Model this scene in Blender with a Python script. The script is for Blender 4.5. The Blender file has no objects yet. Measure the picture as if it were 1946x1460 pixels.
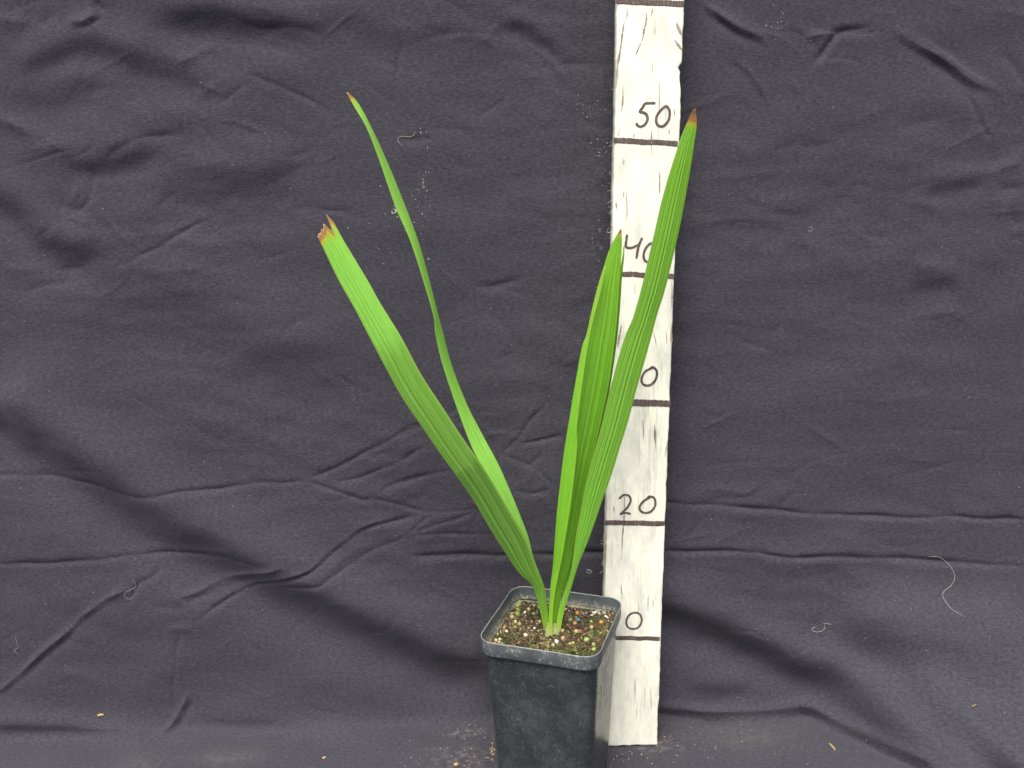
import bpy, bmesh, math, random
import numpy as np
from mathutils import Vector, Matrix

# ------------------------------------------------------------------ camera, sky, sun, exposure
sc = bpy.context.scene
col = sc.collection
FOC, PITCH, ROLL, YC, ZC = 1900.0, 0.2784, -0.0268, 0.7358, 0.535      # photo pixels, radians, metres
CAM = Vector((0, -YC, ZC))
cp, sp_ = math.cos(PITCH), math.sin(PITCH)
FWD = Vector((0, cp, -sp_)); UP0 = Vector((0, sp_, cp)); RT0 = Vector((1, 0, 0))
RT = RT0 * math.cos(ROLL) + UP0 * math.sin(ROLL)
UP = UP0 * math.cos(ROLL) - RT0 * math.sin(ROLL)
cd = bpy.data.cameras.new('camera'); camo = bpy.data.objects.new('camera', cd); col.objects.link(camo)
camo.matrix_world = Matrix(((RT.x, UP.x, -FWD.x, CAM.x), (RT.y, UP.y, -FWD.y, CAM.y), (RT.z, UP.z, -FWD.z, CAM.z), (0, 0, 0, 1)))
cd.sensor_width = 36; cd.sensor_fit = 'HORIZONTAL'; cd.lens = FOC / 1946 * 36
cd.clip_start = 0.01; cd.clip_end = 50
sc.camera = camo

SUN_EL, SUN_AZ = math.radians(62), math.radians(195)      # azimuth clockwise from +Y: sun stands behind and left of the camera
world = bpy.data.worlds.new('World'); sc.world = world; world.use_nodes = True
wn = world.node_tree; wn.nodes.clear()
sky = wn.nodes.new('ShaderNodeTexSky'); sky.sky_type = 'NISHITA'; sky.sun_disc = False
sky.sun_elevation = SUN_EL; sky.sun_rotation = SUN_AZ
sky.dust_density = 4.0; sky.air_density = 1.0; sky.ozone_density = 1.0
hs = wn.nodes.new('ShaderNodeHueSaturation'); hs.inputs['Saturation'].default_value = 0.35   # overcast: grey rather than blue
bgn = wn.nodes.new('ShaderNodeBackground'); bgn.inputs['Strength'].default_value = 0.075
wo = wn.nodes.new('ShaderNodeOutputWorld')
wn.links.new(sky.outputs[0], hs.inputs['Color']); wn.links.new(hs.outputs[0], bgn.inputs['Color']); wn.links.new(bgn.outputs[0], wo.inputs[0])
sl = bpy.data.lights.new('sun', 'SUN'); sl.energy = 1.5; sl.angle = math.radians(35); sl.color = (1.0, 0.96, 0.88)
so = bpy.data.objects.new('sun', sl); col.objects.link(so)
sdir = Vector((math.sin(SUN_AZ) * math.cos(SUN_EL), math.cos(SUN_AZ) * math.cos(SUN_EL), math.sin(SUN_EL)))
so.rotation_euler = sdir.to_track_quat('Z', 'Y').to_euler(); so.location = (-0.6, -1.2, 2.0)
vs = sc.view_settings
vs.view_transform = 'Standard'; vs.look = 'None'; vs.gamma = 1; vs.use_curve_mapping = False; vs.exposure = 1.46

# ------------------------------------------------------------------ helpers
random.seed(7); RNG = np.random.default_rng(7)

def ray(px, py):
    x, y = px - 973.0, py - 730.0
    d = FWD * FOC + RT * x - UP * y
    return d
def at_y(px, py, y):
    d = ray(px, py); k = (y - CAM.y) / d.y
    return CAM + d * k
def at_z(px, py, z):
    d = ray(px, py); k = (z - CAM.z) / d.z
    return CAM + d * k
def at_plane(px, py, y0, slope):           # plane y = y0 + slope*z
    d = ray(px, py); k = (y0 + slope * CAM.z - CAM.y) / (d.y - slope * d.z)
    return CAM + d * k

def S(r, g, b, k=1.0):                     # sRGB 0-255 to linear
    f = lambda c: ((c / 255 + 0.055) / 1.055) ** 2.4 if c > 10 else c / 255 / 12.92
    return (min(1, f(r) * k), min(1, f(g) * k), min(1, f(b) * k), 1.0)

def spline(pts, n):                        # Catmull-Rom through pts, n samples evenly by arc length
    p = np.array(pts, float)
    q = np.vstack([2 * p[0] - p[1], p, 2 * p[-1] - p[-2]])
    out = []
    for i in range(1, len(q) - 2):
        t = np.linspace(0, 1, 14, endpoint=False)[:, None]
        a, b, c, d = q[i - 1], q[i], q[i + 1], q[i + 2]
        out.append(0.5 * (2 * b + (c - a) * t + (2 * a - 5 * b + 4 * c - d) * t ** 2 + (3 * b - a - 3 * c + d) * t ** 3))
    out.append(p[-1:]); o = np.vstack(out)
    L = np.concatenate([[0], np.cumsum(np.linalg.norm(np.diff(o, axis=0), axis=1))])
    s = np.linspace(0, L[-1], n)
    return np.stack([np.interp(s, L, o[:, k]) for k in range(o.shape[1])], 1)

def pnoise(x, y, seed=0):                  # 2-D gradient noise, numpy
    r = np.random.default_rng(seed); tab = r.permutation(256); ang = r.uniform(0, 2 * np.pi, 256)
    gx, gy = np.cos(ang), np.sin(ang)
    xi, yi = np.floor(x).astype(int), np.floor(y).astype(int); xf, yf = x - xi, y - yi
    u, v = xf ** 3 * (xf * (xf * 6 - 15) + 10), yf ** 3 * (yf * (yf * 6 - 15) + 10)
    def g(ix, iy, dx, dy):
        h = tab[(tab[ix & 255] + iy) & 255]; return gx[h] * dx + gy[h] * dy
    a = g(xi, yi, xf, yf); b = g(xi + 1, yi, xf - 1, yf); c = g(xi, yi + 1, xf, yf - 1); d = g(xi + 1, yi + 1, xf - 1, yf - 1)
    return (a * (1 - u) + b * u) * (1 - v) + (c * (1 - u) + d * u) * v

def mesh_obj(name, verts, faces, mat, parent=None, smooth=True, uv=None):
    me = bpy.data.meshes.new(name)
    me.from_pydata([tuple(v) for v in verts], [], [tuple(f) for f in faces])
    if uv is not None:
        l = me.uv_layers.new(name='UVMap'); idx = np.empty(len(me.loops), np.int32)
        me.loops.foreach_get('vertex_index', idx)
        l.data.foreach_set('uv', np.asarray(uv, np.float32)[idx].ravel())
    me.polygons.foreach_set('use_smooth', [smooth] * len(me.polygons))
    if mat: me.materials.append(mat)
    o = bpy.data.objects.new(name, me); col.objects.link(o)
    if parent: o.parent = parent
    me.update()
    return o

def grid_faces(nr, nc, off=0):
    i = np.arange(nr - 1)[:, None] * nc + np.arange(nc - 1)[None, :] + off
    return np.stack([i, i + 1, i + nc + 1, i + nc], -1).reshape(-1, 4)

def tag(o, label=None, cat=None, group=None, kind=None):
    if label: o['label'] = label
    if cat: o['category'] = cat
    if group: o['group'] = group
    if kind: o['kind'] = kind
    return o

def empty(name, loc):
    o = bpy.data.objects.new(name, None); o.empty_display_size = 0.02; o.location = loc; col.objects.link(o); return o

def adopt(o, parent):                      # parent a mesh built in world space under an empty that only has a location
    o.parent = parent; o.location = o.location - parent.location

class N:                                   # tiny node-tree helper
    def __init__(s, name):
        s.m = bpy.data.materials.new(name); s.m.use_nodes = True; s.t = s.m.node_tree; s.t.nodes.clear()
        s.out = s.t.nodes.new('ShaderNodeOutputMaterial')
    def n(s, typ, **kw):
        nd = s.t.nodes.new(typ)
        for k, v in kw.items():
            if hasattr(nd, k): setattr(nd, k, v)
        return nd
    def l(s, a, b): s.t.links.new(a, b)
    def val(s, sock, v):
        if hasattr(v, 'is_linked') or isinstance(v, bpy.types.NodeSocket): s.l(v, sock)
        else: sock.default_value = v
    def math(s, op, a, b=0.0, c=0.0, clamp=False):
        nd = s.n('ShaderNodeMath', operation=op, use_clamp=clamp); s.val(nd.inputs[0], a); s.val(nd.inputs[1], b); s.val(nd.inputs[2], c); return nd.outputs[0]
    def mix(s, f, a, b, blend='MIX'):
        nd = s.n('ShaderNodeMix', data_type='RGBA', blend_type=blend); s.val(nd.inputs[0], f); s.val(nd.inputs[6], a); s.val(nd.inputs[7], b); return nd.outputs[2]
    def noise(s, vec, scale, detail=3, rough=0.55, dist=0.0):
        nd = s.n('ShaderNodeTexNoise'); s.l(vec, nd.inputs['Vector']); nd.inputs['Scale'].default_value = scale
        nd.inputs['Detail'].default_value = detail; nd.inputs['Roughness'].default_value = rough; nd.inputs['Distortion'].default_value = dist
        return nd.outputs['Fac']
    def mapv(s, vec, scale=(1, 1, 1), loc=(0, 0, 0)):
        nd = s.n('ShaderNodeMapping'); s.l(vec, nd.inputs[0]); nd.inputs['Scale'].default_value = scale; nd.inputs['Location'].default_value = loc; return nd.outputs[0]
    def ramp(s, f, stops, interp='LINEAR'):
        nd = s.n('ShaderNodeValToRGB'); s.l(f, nd.inputs[0]); e = nd.color_ramp; e.interpolation = interp
        while len(e.elements) < len(stops): e.elements.new(0.5)
        for el, (p, c) in zip(e.elements, stops):
            el.position = p; el.color = c if isinstance(c, tuple) else (c, c, c, 1)
        return nd.outputs[0]
    def rng(s, f, a, b, c=0.0, d=1.0):
        nd = s.n('ShaderNodeMapRange'); nd.clamp = True; s.l(f, nd.inputs[0])
        for i, v in enumerate((a, b, c, d)): nd.inputs[i + 1].default_value = v
        return nd.outputs[0]
    def coord(s, which='Object'): return s.n('ShaderNodeTexCoord').outputs[which]
    def bump(s, h, dist, strength=1.0, normal=None):
        nd = s.n('ShaderNodeBump'); s.l(h, nd.inputs['Height']); nd.inputs['Distance'].default_value = dist; nd.inputs['Strength'].default_value = strength
        if normal: s.l(normal, nd.inputs['Normal'])
        return nd.outputs[0]
    def bsdf(s, base, rough=0.5, spec=0.5, normal=None, **kw):
        nd = s.n('ShaderNodeBsdfPrincipled'); s.val(nd.inputs['Base Color'], base); s.val(nd.inputs['Roughness'], rough)
        s.val(nd.inputs['Specular IOR Level'], spec)
        for k, v in kw.items(): s.val(nd.inputs[k], v)
        if normal: s.l(normal, nd.inputs['Normal'])
        s.l(nd.outputs[0], s.out.inputs[0]); return nd.outputs[0]

# ------------------------------------------------------------------ backdrop cloth: one sheet, hung behind and run out over the floor
WY0, WSL, KC = 0.040, 0.055, 0.005
GS = 0.065
_g = [at_z(px, py, 0.0) for px, py in ((1250, 1354), (1400, 1362), (1540, 1358), (1630, 1398), (1720, 1440), (1800, 1474))]
_gx = np.array([-2.0, 0.05] + [p.x for p in _g] + [_g[-1].x + .06, 2.0]); _gy = np.array([0, 0] + [max(0, WY0 - p.y) for p in _g]); _gy = np.append(_gy, [_gy[-1] + .012, _gy[-1] + .012])
_gy = _gy - 0.0
def G(x):                                   # how far the foot of the hung cloth sweeps forward on the right
    x = np.asarray(x, float)
    return sum(np.interp(x + d, _gx, _gy) for d in (-.010, -.005, 0, .005, .010)) / 5
def to_cloth(px, py):                      # photo point to cloth coordinates (x across, t up the wall; t < 0 on the floor)
    p = at_plane(px, py, WY0, WSL)
    for _ in range(12):
        if p.z < 0: break
        p = at_plane(px, py, WY0 - float(G(p.x)) * math.exp(-(p.z / GS) ** 2), WSL)
    if p.z >= 0: return (p.x, p.z)
    p = at_z(px, py, 0.0); return (p.x, min(0.0, p.y - WY0 + float(G(p.x))))

xs = np.unique(np.concatenate([np.linspace(-0.95, -0.47, 40), np.linspace(-0.47, 0.47, 980), np.linspace(0.47, 0.95, 40)]))
ts = np.unique(np.concatenate([np.linspace(-1.15, -0.17, 50), np.linspace(-0.17, 0.69, 900), np.linspace(0.69, 1.15, 40)]))
X, T = np.meshgrid(xs, ts)
H = np.zeros_like(X)

H_side = []
def fold(pts, kind, a, w, taper=0.25, sharp=2.0, px=True):
    """pts: polyline left to right; a height and w half width in mm; kind r ridge, g groove, s roll that faces down, u roll that faces up"""
    if w < 9 and kind in 'rg':
        w *= 0.78; a *= 1.15; sharp = min(sharp, 1.45)
        if w < 4.5: H_side.append((pts, kind, a, w, taper))
    elif kind == 'p': pass
    elif w < 16: a *= 1.15; taper = max(taper, .2)
    else: a *= 1.7
    a *= 1e-3; w *= 1e-3
    P = spline([to_cloth(*p) for p in pts], max(8, 5 * len(pts)))
    m = 4.2 * w
    j0, j1 = np.searchsorted(xs, [P[:, 0].min() - m, P[:, 0].max() + m]); i0, i1 = np.searchsorted(ts, [P[:, 1].min() - m, P[:, 1].max() + m])
    if j1 - j0 < 2 or i1 - i0 < 2: return
    sel = (slice(i0, i1), slice(j0, j1)); qx, qt = X[sel], T[sel]
    wob = min(0.7 * w, 0.0016) * pnoise(qx * 30 + 3, qt * 30 + 7, 91) * 2
    best = np.full(qx.shape, 1e9); sd = np.zeros_like(best); sa = np.zeros_like(best)
    L = np.concatenate([[0], np.cumsum(np.linalg.norm(np.diff(P, axis=0), axis=1))])
    for i in range(len(P) - 1):
        d = P[i + 1] - P[i]; l2 = d @ d + 1e-12
        k = ((qx - P[i, 0]) * d[0] + (qt - P[i, 1]) * d[1]) / l2; kc = np.clip(k, 0, 1)
        ex, et = qx - P[i, 0] - kc * d[0], qt - P[i, 1] - kc * d[1]
        dist = np.hypot(ex, et); up = np.sign(d[0] * et - d[1] * ex)
        b = dist < best
        best = np.where(b, dist, best); sd = np.where(b, dist * up, sd); sa = np.where(b, (L[i] + kc * (L[i + 1] - L[i])) / L[-1], sa)
    ph = P[0, 0] * 37 + P[0, 1] * 53; env = 1.0
    if taper > 0:
        env = np.clip(sa / taper, 0, 1) * np.clip((1 - sa) / taper, 0, 1); env = np.minimum(1, env); env = env * env * (3 - 2 * env)
    if kind in 'rg': env = env * (0.85 + 0.30 * np.sin(sa * L[-1] * 61 + ph) + 0.18 * np.sin(sa * L[-1] * 170 + 2.1 * ph))
    e = (sd + wob) / w
    g = np.exp(-np.abs(e) ** sharp)
    if kind == 'r': h = a * g
    elif kind == 'g': h = -a * g
    elif kind == 'p': h = a * (1 / (1 + np.exp(-np.clip(e * 5, -30, 30)))) * np.exp(-(np.maximum(e, 0) / 2.6) ** 2) - 0.18 * a * np.exp(-((e + .55) / .35) ** 2)
    elif kind == 's': h = a * 1.6 * e * np.exp(-e * e * 0.8)
    else: h = -a * 1.6 * e * np.exp(-e * e * 0.8)
    H[sel] += h * env

Z2 = lambda L, ox, oy, s: [(ox + x / s, oy + y / s) for x, y in L]
c1 = lambda L: Z2(L, 0, 0, 2); c2 = lambda L: Z2(L, 0, 730, 2); c3 = lambda L: Z2(L, 1240, 730, 2); c4 = lambda L: Z2(L, 1290, 0, 2); c5 = lambda L: Z2(L, 760, 620, 2.518)
# broad soft rolls
fold(c2([(-120, 20), (200, 260), (420, 400), (640, 560), (850, 650), (1100, 790), (1350, 900), (1600, 1010), (1900, 1140)]), 's', 7.5, 27, 0.08)
fold(c2([(-100, 1330), (200, 1320), (430, 1350), (560, 1375)]), 's', 5, 13, 0.2)
fold(c2([(700, 1280), (900, 1300), (1200, 1335), (1500, 1330)]), 's', 2.6, 15, 0.35)
fold(c3([(-200, 800), (60, 860), (300, 960), (560, 1080), (760, 1170), (920, 1260)]), 's', 6, 20, 0.15)
fold(c3([(640, 930), (900, 1000), (1150, 1040), (1500, 1090)]), 's', 9.0, 26, 0.25)
fold(c3([(-60, 1225), (150, 1255), (400, 1260), (590, 1240), (680, 1270)]), 's', 3.2, 6.5, 0.12)
fold(c3([(-60, 1242), (150, 1272), (400, 1277), (590, 1258), (640, 1280)]), 'g', 3.4, 3.6, 0.12, 1.4)
fold(c3([(560, 1238), (680, 1275), (830, 1340), (970, 1405), (1100, 1460)]), 's', 4.0, 7.5, 0.14)
fold(c3([(540, 1260), (590, 1256), (700, 1306), (830, 1364), (970, 1430), (1100, 1490)]), 'g', 4.0, 4.2, 0.12)
fold(c3([(980, 1185), (1120, 1228), (1250, 1275), (1412, 1345), (1560, 1415)]), 's', 8.5, 14.0, 0.2)
fold(c3([(590, 1252), (640, 1200), (700, 1190)]), 'r', 1.0, 5, 0.4)
fold(c1([(-100, 700), (60, 800), (160, 910), (300, 965), (420, 970)]), 's', 4.5, 15, 0.25)
fold(c1([(-60, 430), (80, 490), (200, 560), (300, 600)]), 'r', 2.2, 7, 0.3)
fold(c1([(0, 350), (200, 360), (420, 300)]), 's', 2.0, 14, 0.3)
fold(c1([(0, 250), (130, 250), (290, 170), (430, 190), (560, 240)]), 's', 2.6, 12, 0.25)
fold(c1([(-40, 60), (60, 80), (120, 95)]), 'r', 2.0, 8, 0.3); fold(c1([(250, 80), (320, 85), (380, 45)]), 'r', 2.0, 6, 0.3)
fold(c1([(260, 100), (330, 105), (400, 60)]), 'g', 1.2, 4, 0.3)
fold(c1([(480, 60), (800, 70), (1100, 110), (1300, 180)]), 's', 3.0, 17, 0.3)
fold(c1([(800, 40), (1000, 110), (1160, 110), (1300, 220)]), 'g', 1.0, 5, 0.3)
fold(c1([(380, 240), (560, 250), (700, 290), (850, 370)]), 's', 2.2, 14, 0.3)
fold(c1([(200, 620), (420, 620), (640, 560)]), 's', 2.2, 12, 0.3)
fold(c1([(300, 1090), (600, 1180), (900, 1300), (1200, 1420), (1500, 1500)]), 's', 2.4, 34, 0.3)
fold(c1([(600, 640), (900, 720), (1200, 640)]), 's', 1.6, 22, 0.3)
# creases on the upper left
for L, k, a, w in (([(310, 340), (318, 270), (328, 200)], 'g', .9, 4), ([(245, 830), (330, 770), (352, 700), (350, 610)], 'g', 1.0, 3.6), ([(240, 800), (300, 720), (310, 660)], 'r', .7, 4),
                   ([(250, 825), (300, 830), (350, 865)], 'r', 1.1, 4), ([(150, 900), (250, 830)], 'g', .8, 4), ([(380, 605), (470, 560), (560, 525), (720, 512)], 'g', 1.3, 4),
                   ([(400, 1035), (520, 985), (720, 870), (850, 820)], 'g', 1.0, 3.2), ([(500, 1020), (640, 1035), (800, 1010)], 'r', .8, 6), ([(660, 250), (760, 205), (850, 160)], 'r', 1.0, 4),
                   ([(820, 420), (900, 340), (970, 310)], 'g', .6, 3), ([(850, 240), (980, 300), (1100, 350), (1290, 440)], 'g', .8, 2.6), ([(740, 305), (860, 365)], 'r', .6, 4),
                   ([(830, 462), (900, 470), (1000, 500)], 'r', .5, 3), ([(80, 1120), (200, 1080), (300, 1070)], 'g', .8, 6), ([(210, 1030), (330, 1020)], 'g', .8, 5),
                   ([(980, 150), (1080, 165), (1180, 190)], 'r', .5, 4), ([(160, 110), (220, 40)], 'g', .8, 5), ([(360, 0), (400, 50)], 'g', 1.0, 5), ([(420, 440), (640, 420), (820, 430)], 'r', .7, 9),
                   ([(100, 500), (240, 590)], 'g', .7, 4), ([(560, 800), (700, 720), (800, 690)], 'g', .4, 4), ([(880, 770), (1080, 660), (1250, 600)], 'g', .5, 7), ([(640, 100), (800, 60)], 'g', .5, 5)):
    fold(c1(L), k, a * 1.1, w, 0.3)
# creases on the lower left
for L, k, a, w, tp in (([(-60, 352), (120, 358), (240, 370), (330, 388), (480, 416), (640, 414), (900, 388), (1165, 370)], 'g', 1.5, 3.0, .04),
                   ([(1165, 368), (1380, 262), (1590, 158), (1700, 100)], 'g', 1.3, 2.8, .12), ([(1250, 370), (1370, 358), (1500, 300), (1640, 225)], 'g', 1.1, 3, .2),
                   ([(1165, 372), (1290, 410), (1380, 440), (1420, 432)], 'g', 1.1, 2.6, .12), ([(1390, 428), (1520, 458), (1620, 488), (1720, 480), (1860, 468)], 'g', 1.0, 2.6, .12), ([(1430, 418), (1520, 375), (1620, 345), (1740, 315)], 'g', 1.1, 3, .2),
                   ([(735, 905), (920, 800), (1000, 762), (1130, 728), (1200, 690), (1320, 600), (1400, 552), (1500, 525), (1620, 492)], 'g', 1.7, 3.2, .12),
                   ([(780, 860), (940, 775), (1120, 715), (1200, 675), (1320, 585), (1400, 535), (1500, 510)], 'r', 1.0, 3.4, .15),
                   ([(1050, 772), (1200, 762), (1260, 722), (1380, 652), (1480, 612), (1555, 573)], 'g', 1.3, 3, .15), ([(1200, 735), (1330, 640), (1450, 590)], 'r', .7, 4, .3),
                   ([(1550, 575), (1640, 495)], 'g', .8, 2.4, .2), ([(1550, 575), (1680, 530), (1830, 475)], 'g', .9, 2.6, .2), ([(1555, 575), (1700, 572), (1880, 565)], 'g', .8, 2.4, .15),
                   ([(640, 825), (760, 785), (880, 740), (1000, 710), (1100, 672)], 'r', 2.2, 3.8, .2), ([(660, 850), (800, 800), (1000, 735)], 'g', 1.0, 4, .25),
                   ([(-40, 1190), (60, 1110), (200, 990), (350, 850), (430, 795), (500, 778)], 'r', 2.2, 3.6, .1), ([(0, 1190), (210, 1010), (360, 870), (450, 810)], 'g', 1.0, 4, .15),
                   ([(480, 840), (530, 765), (570, 745), (615, 700)], 'g', 1.4, 3.6, .2), ([(-60, 690), (180, 680), (450, 664), (650, 656), (820, 660), (920, 676), (1020, 695)], 'g', 1.6, 3.0, .08),
                   ([(655, 1230), (665, 1080), (685, 930)], 'g', .9, 2.6, .2), ([(545, 1370), (650, 1300), (690, 1225), (722, 1165)], 'r', 2.2, 4.0, .18), ([(620, 1345), (690, 1290), (730, 1200)], 'g', 1.0, 4, .2),
                   ([(1000, 1370), (1080, 1290), (1120, 1270)], 'r', .8, 5, .3), ([(230, 960), (330, 990), (420, 960)], 'g', .5, 5, .3), ([(560, 840), (640, 855), (720, 850)], 'g', .7, 5, .3),
                   ([(220, 1130), (300, 1100), (400, 1160)], 'r', .8, 8, .3), ([(100, 190), (250, 210), (420, 330)], 'g', .7, 8, .3), ([(960, 500), (1000, 440), (1020, 400)], 'g', .4, 3, .3),
                   ([(500, 620), (760, 640), (1000, 610)], 'r', .5, 5, .3), ([(620, 940), (690, 925), (760, 940)], 'r', .8, 5, .3)):
    fold(c2(L), k, a, w, tp)
# long pressed crease across at mid-low height and the one above it, on the right
fold([(760, 1052), (860, 1056), (1000, 1056), (1150, 1050), (1270, 1047), (1400, 1051), (1520, 1057), (1670, 1063), (1960, 1078)], 'g', 2.6, 3.6, 0.05, 1.5)
fold([(1240, 954), (1390, 962), (1520, 974), (1665, 980), (1960, 988)], 'g', 1.9, 3.0, 0.06, 1.6)
fold([(1440, 1052), (1490, 1050), (1530, 1060)], 'r', 1.2, 4, 0.3)
for L, k, a, w in (([(200, 630), (320, 560), (460, 510)], 'r', .6, 4), ([(90, 430), (230, 400), (340, 415), (390, 400), (440, 370)], 'r', 1.1, 5), ([(120, 460), (250, 440), (370, 425), (440, 385)], 'g', .8, 4),
                   ([(460, 480), (520, 430), (570, 400)], 'g', .8, 4), ([(480, 570), (560, 640)], 'g', .7, 4), ([(280, 930), (370, 925), (400, 945), (450, 970)], 'g', 1.2, 4), ([(330, 910), (380, 935), (440, 975)], 'r', .8, 4),
                   ([(700, 915), (900, 920), (1100, 935), (1420, 950)], 'g', .8, 8), ([(440, 320), (570, 320)], 'r', .4, 5), ([(1000, 1330), (1150, 1400)], 'r', 1.0, 8), ([(1060, 1290), (1200, 1350), (1300, 1420)], 'g', 1.0, 7),
                   ([(860, 1260), (950, 1300), (1050, 1400)], 'r', 1.2, 8), ([(560, 800), (760, 830), (900, 820)], 'g', .5, 7), ([(620, 560), (800, 610)], 'r', .4, 7), ([(1180, 650), (1300, 665), (1400, 640)], 'g', .8, 5),
                   ([(60, 1080), (200, 1060), (320, 1090)], 'r', 1.0, 12), ([(100, 1150), (240, 1160), (420, 1150)], 's', 1.6, 10), ([(400, 1150), (600, 1160), (800, 1180)], 'r', .9, 10)):
    fold(c3(L), k, a, w, 0.3)
# upper right
for L, k, a, w in (([(60, -10), (130, 35), (200, 85), (310, 140), (345, 190)], 'r', 2.4, 4.5), ([(80, 25), (200, 110), (300, 160), (330, 210)], 'g', 1.6, 5), ([(180, 190), (270, 275), (350, 405)], 'r', 1.1, 4.2), ([(170, 215), (250, 290), (330, 400)], 'g', .8, 5),
                   ([(480, 275), (550, 195), (600, 135), (650, 115), (760, 100)], 'g', 2.2, 4), ([(470, 150), (540, 130), (610, 128)], 'r', 1.2, 4), ([(520, 120), (610, 120), (700, 128), (800, 120)], 'g', 1.4, 4),
                   ([(780, 80), (900, 165), (1050, 260), (1150, 330), (1260, 380)], 'r', 2.6, 5), ([(790, 130), (920, 210), (1040, 290), (1110, 350)], 'g', 1.8, 6), ([(870, 115), (1000, 205), (1180, 330), (1250, 380)], 'r', 1.2, 3.4),
                   ([(1085, 330), (1110, 380), (1150, 470), (1200, 545)], 'g', 1.8, 4.4), ([(1110, 340), (1150, 430), (1210, 530)], 'r', 1.0, 5), ([(1200, 200), (1260, 240), (1300, 300), (1330, 330)], 'g', 1.3, 6),
                   ([(620, 220), (625, 160), (640, 120)], 'g', .8, 5), ([(340, 580), (430, 550), (540, 555), (620, 530)], 'g', .9, 6), ([(430, 300), (460, 360)], 'r', .8, 4), ([(900, 720), (1050, 700), (1200, 680)], 's', 1.8, 9),
                   ([(840, 760), (950, 785), (1040, 815)], 'r', 1.4, 7), ([(1150, 680), (1240, 640), (1330, 610)], 'r', 1.2, 6), ([(1190, 720), (1290, 710), (1330, 700)], 'g', 1.0, 6), ([(1240, 910), (1330, 900)], 'g', 1.2, 5), ([(1255, 780), (1275, 840), (1300, 880)], 'g', 1.0, 6),
                   ([(760, 520), (900, 470), (1050, 440)], 'g', .7, 8), ([(330, 760), (480, 770), (560, 740)], 'r', 1.0, 12), ([(380, 960), (450, 975), (520, 950)], 'g', 1.4, 12), ([(220, 920), (320, 930)], 'r', .7, 8),
                   ([(860, 1060), (960, 1080), (1080, 1060)], 's', 1.6, 10), ([(860, 1190), (960, 1200), (1100, 1180)], 'r', .9, 8), ([(330, 1280), (400, 1230)], 'g', .5, 5), ([(1040, 0), (1075, 40)], 'r', .6, 4), ([(880, 1000), (960, 1010), (1010, 990)], 'r', .7, 8)):
    fold(c4(L), k, a, w, 0.3)
# creases behind the plant
for L, k, a, w in (([(470, 640), (510, 600), (560, 540), (620, 450), (735, 345)], 'g', 1.1, 3), ([(540, 560), (580, 500), (610, 440)], 'r', .8, 4), ([(555, 567), (690, 548), (800, 512)], 'g', 1.3, 2.8), ([(480, 620), (560, 645), (630, 662), (690, 585)], 'g', .9, 3),
                   ([(630, 662), (700, 735), (735, 790)], 'g', .8, 3), ([(530, 775), (640, 805), (740, 775)], 'g', 1.0, 3), ([(640, 800), (700, 850), (740, 900)], 'r', .6, 4), ([(0, 540), (80, 500), (150, 470)], 'g', 1.0, 3), ([(0, 650), (90, 600), (170, 575)], 'g', 1.0, 3),
                   ([(400, 525), (460, 520), (520, 515)], 'r', .8, 3), ([(0, 760), (120, 720), (250, 690)], 'g', .9, 3), ([(620, 980), (700, 960), (760, 930)], 'r', .7, 5), ([(560, 790), (620, 720), (660, 660)], 'r', .6, 4), ([(350, 960), (370, 900), (400, 860)], 'g', .6, 3),
                   ([(220, 420), (260, 390), (290, 370)], 'g', .6, 3), ([(770, 190), (830, 165), (880, 150)], 'r', .6, 5)):
    fold(c5(L), k, a, w, 0.25)
for L, k, a, w in (([(745, 215), (748, 160), (756, 100), (762, 40)], 'g', .9, 3), ([(760, 263), (800, 262), (830, 270)], 'g', .8, 3), ([(808, 430), (808, 350), (812, 262)], 'g', .7, 2.4), ([(824, 330), (824, 266)], 'g', .5, 2.4),
                   ([(808, 430), (830, 480)], 'r', .7, 3), ([(886, 480), (890, 370)], 'g', .8, 3), ([(890, 545), (940, 540), (1000, 530)], 'g', 1.2, 4), ([(995, 78), (1040, 110), (1080, 165)], 'r', 1.0, 4), ([(930, 45), (1010, 60), (1090, 140)], 's', 1.4, 8), ([(840, 75), (900, 70), (960, 90)], 'r', .9, 6),
                   ([(1060, 540), (1063, 380), (1066, 200), (1070, 60)], 'g', .35, 2.4), ([(880, 105), (940, 60), (1000, 20)], 'r', .6, 5), ([(430, 640), (620, 600), (760, 560)], 'g', .4, 8), ([(1500, 560), (1520, 300), (1522, 150)], 'g', .25, 3), ([(1542, 940), (1540, 700), (1545, 400)], 'g', .25, 3)):
    fold(L, k, a, w, 0.3)
for pts_, k_, a_, w_, tp_ in list(H_side):      # cloth either side of a crease stands up a little
    fold(pts_, 'r' if k_ == 'g' else 'g', a_ * 0.26, max(9.01, w_ * 3.2), tp_)
rw = np.random.default_rng(77)                   # small random wrinkles of the crumpled cotton
for k in range(330):
    x0, y0 = rw.uniform(-60, 2000), rw.uniform(-40, 1380) ** 1.0; an = rw.normal(0.0, .45) + (.45 if rw.random() < .35 else 0) ; ln = rw.uniform(40, 230); cv = rw.uniform(-.25, .25)
    ca, sa_ = math.cos(an), math.sin(an)
    fold([(x0 + ln * q * ca - cv * ln * q * (1 - q) * 2 * sa_, y0 + ln * q * sa_ + cv * ln * q * (1 - q) * 2 * ca) for q in (0, .33, .67, 1)], 'g' if rw.random() < .55 else 'r', rw.uniform(.15, .55), rw.uniform(2.0, 5.0), .45)
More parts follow.
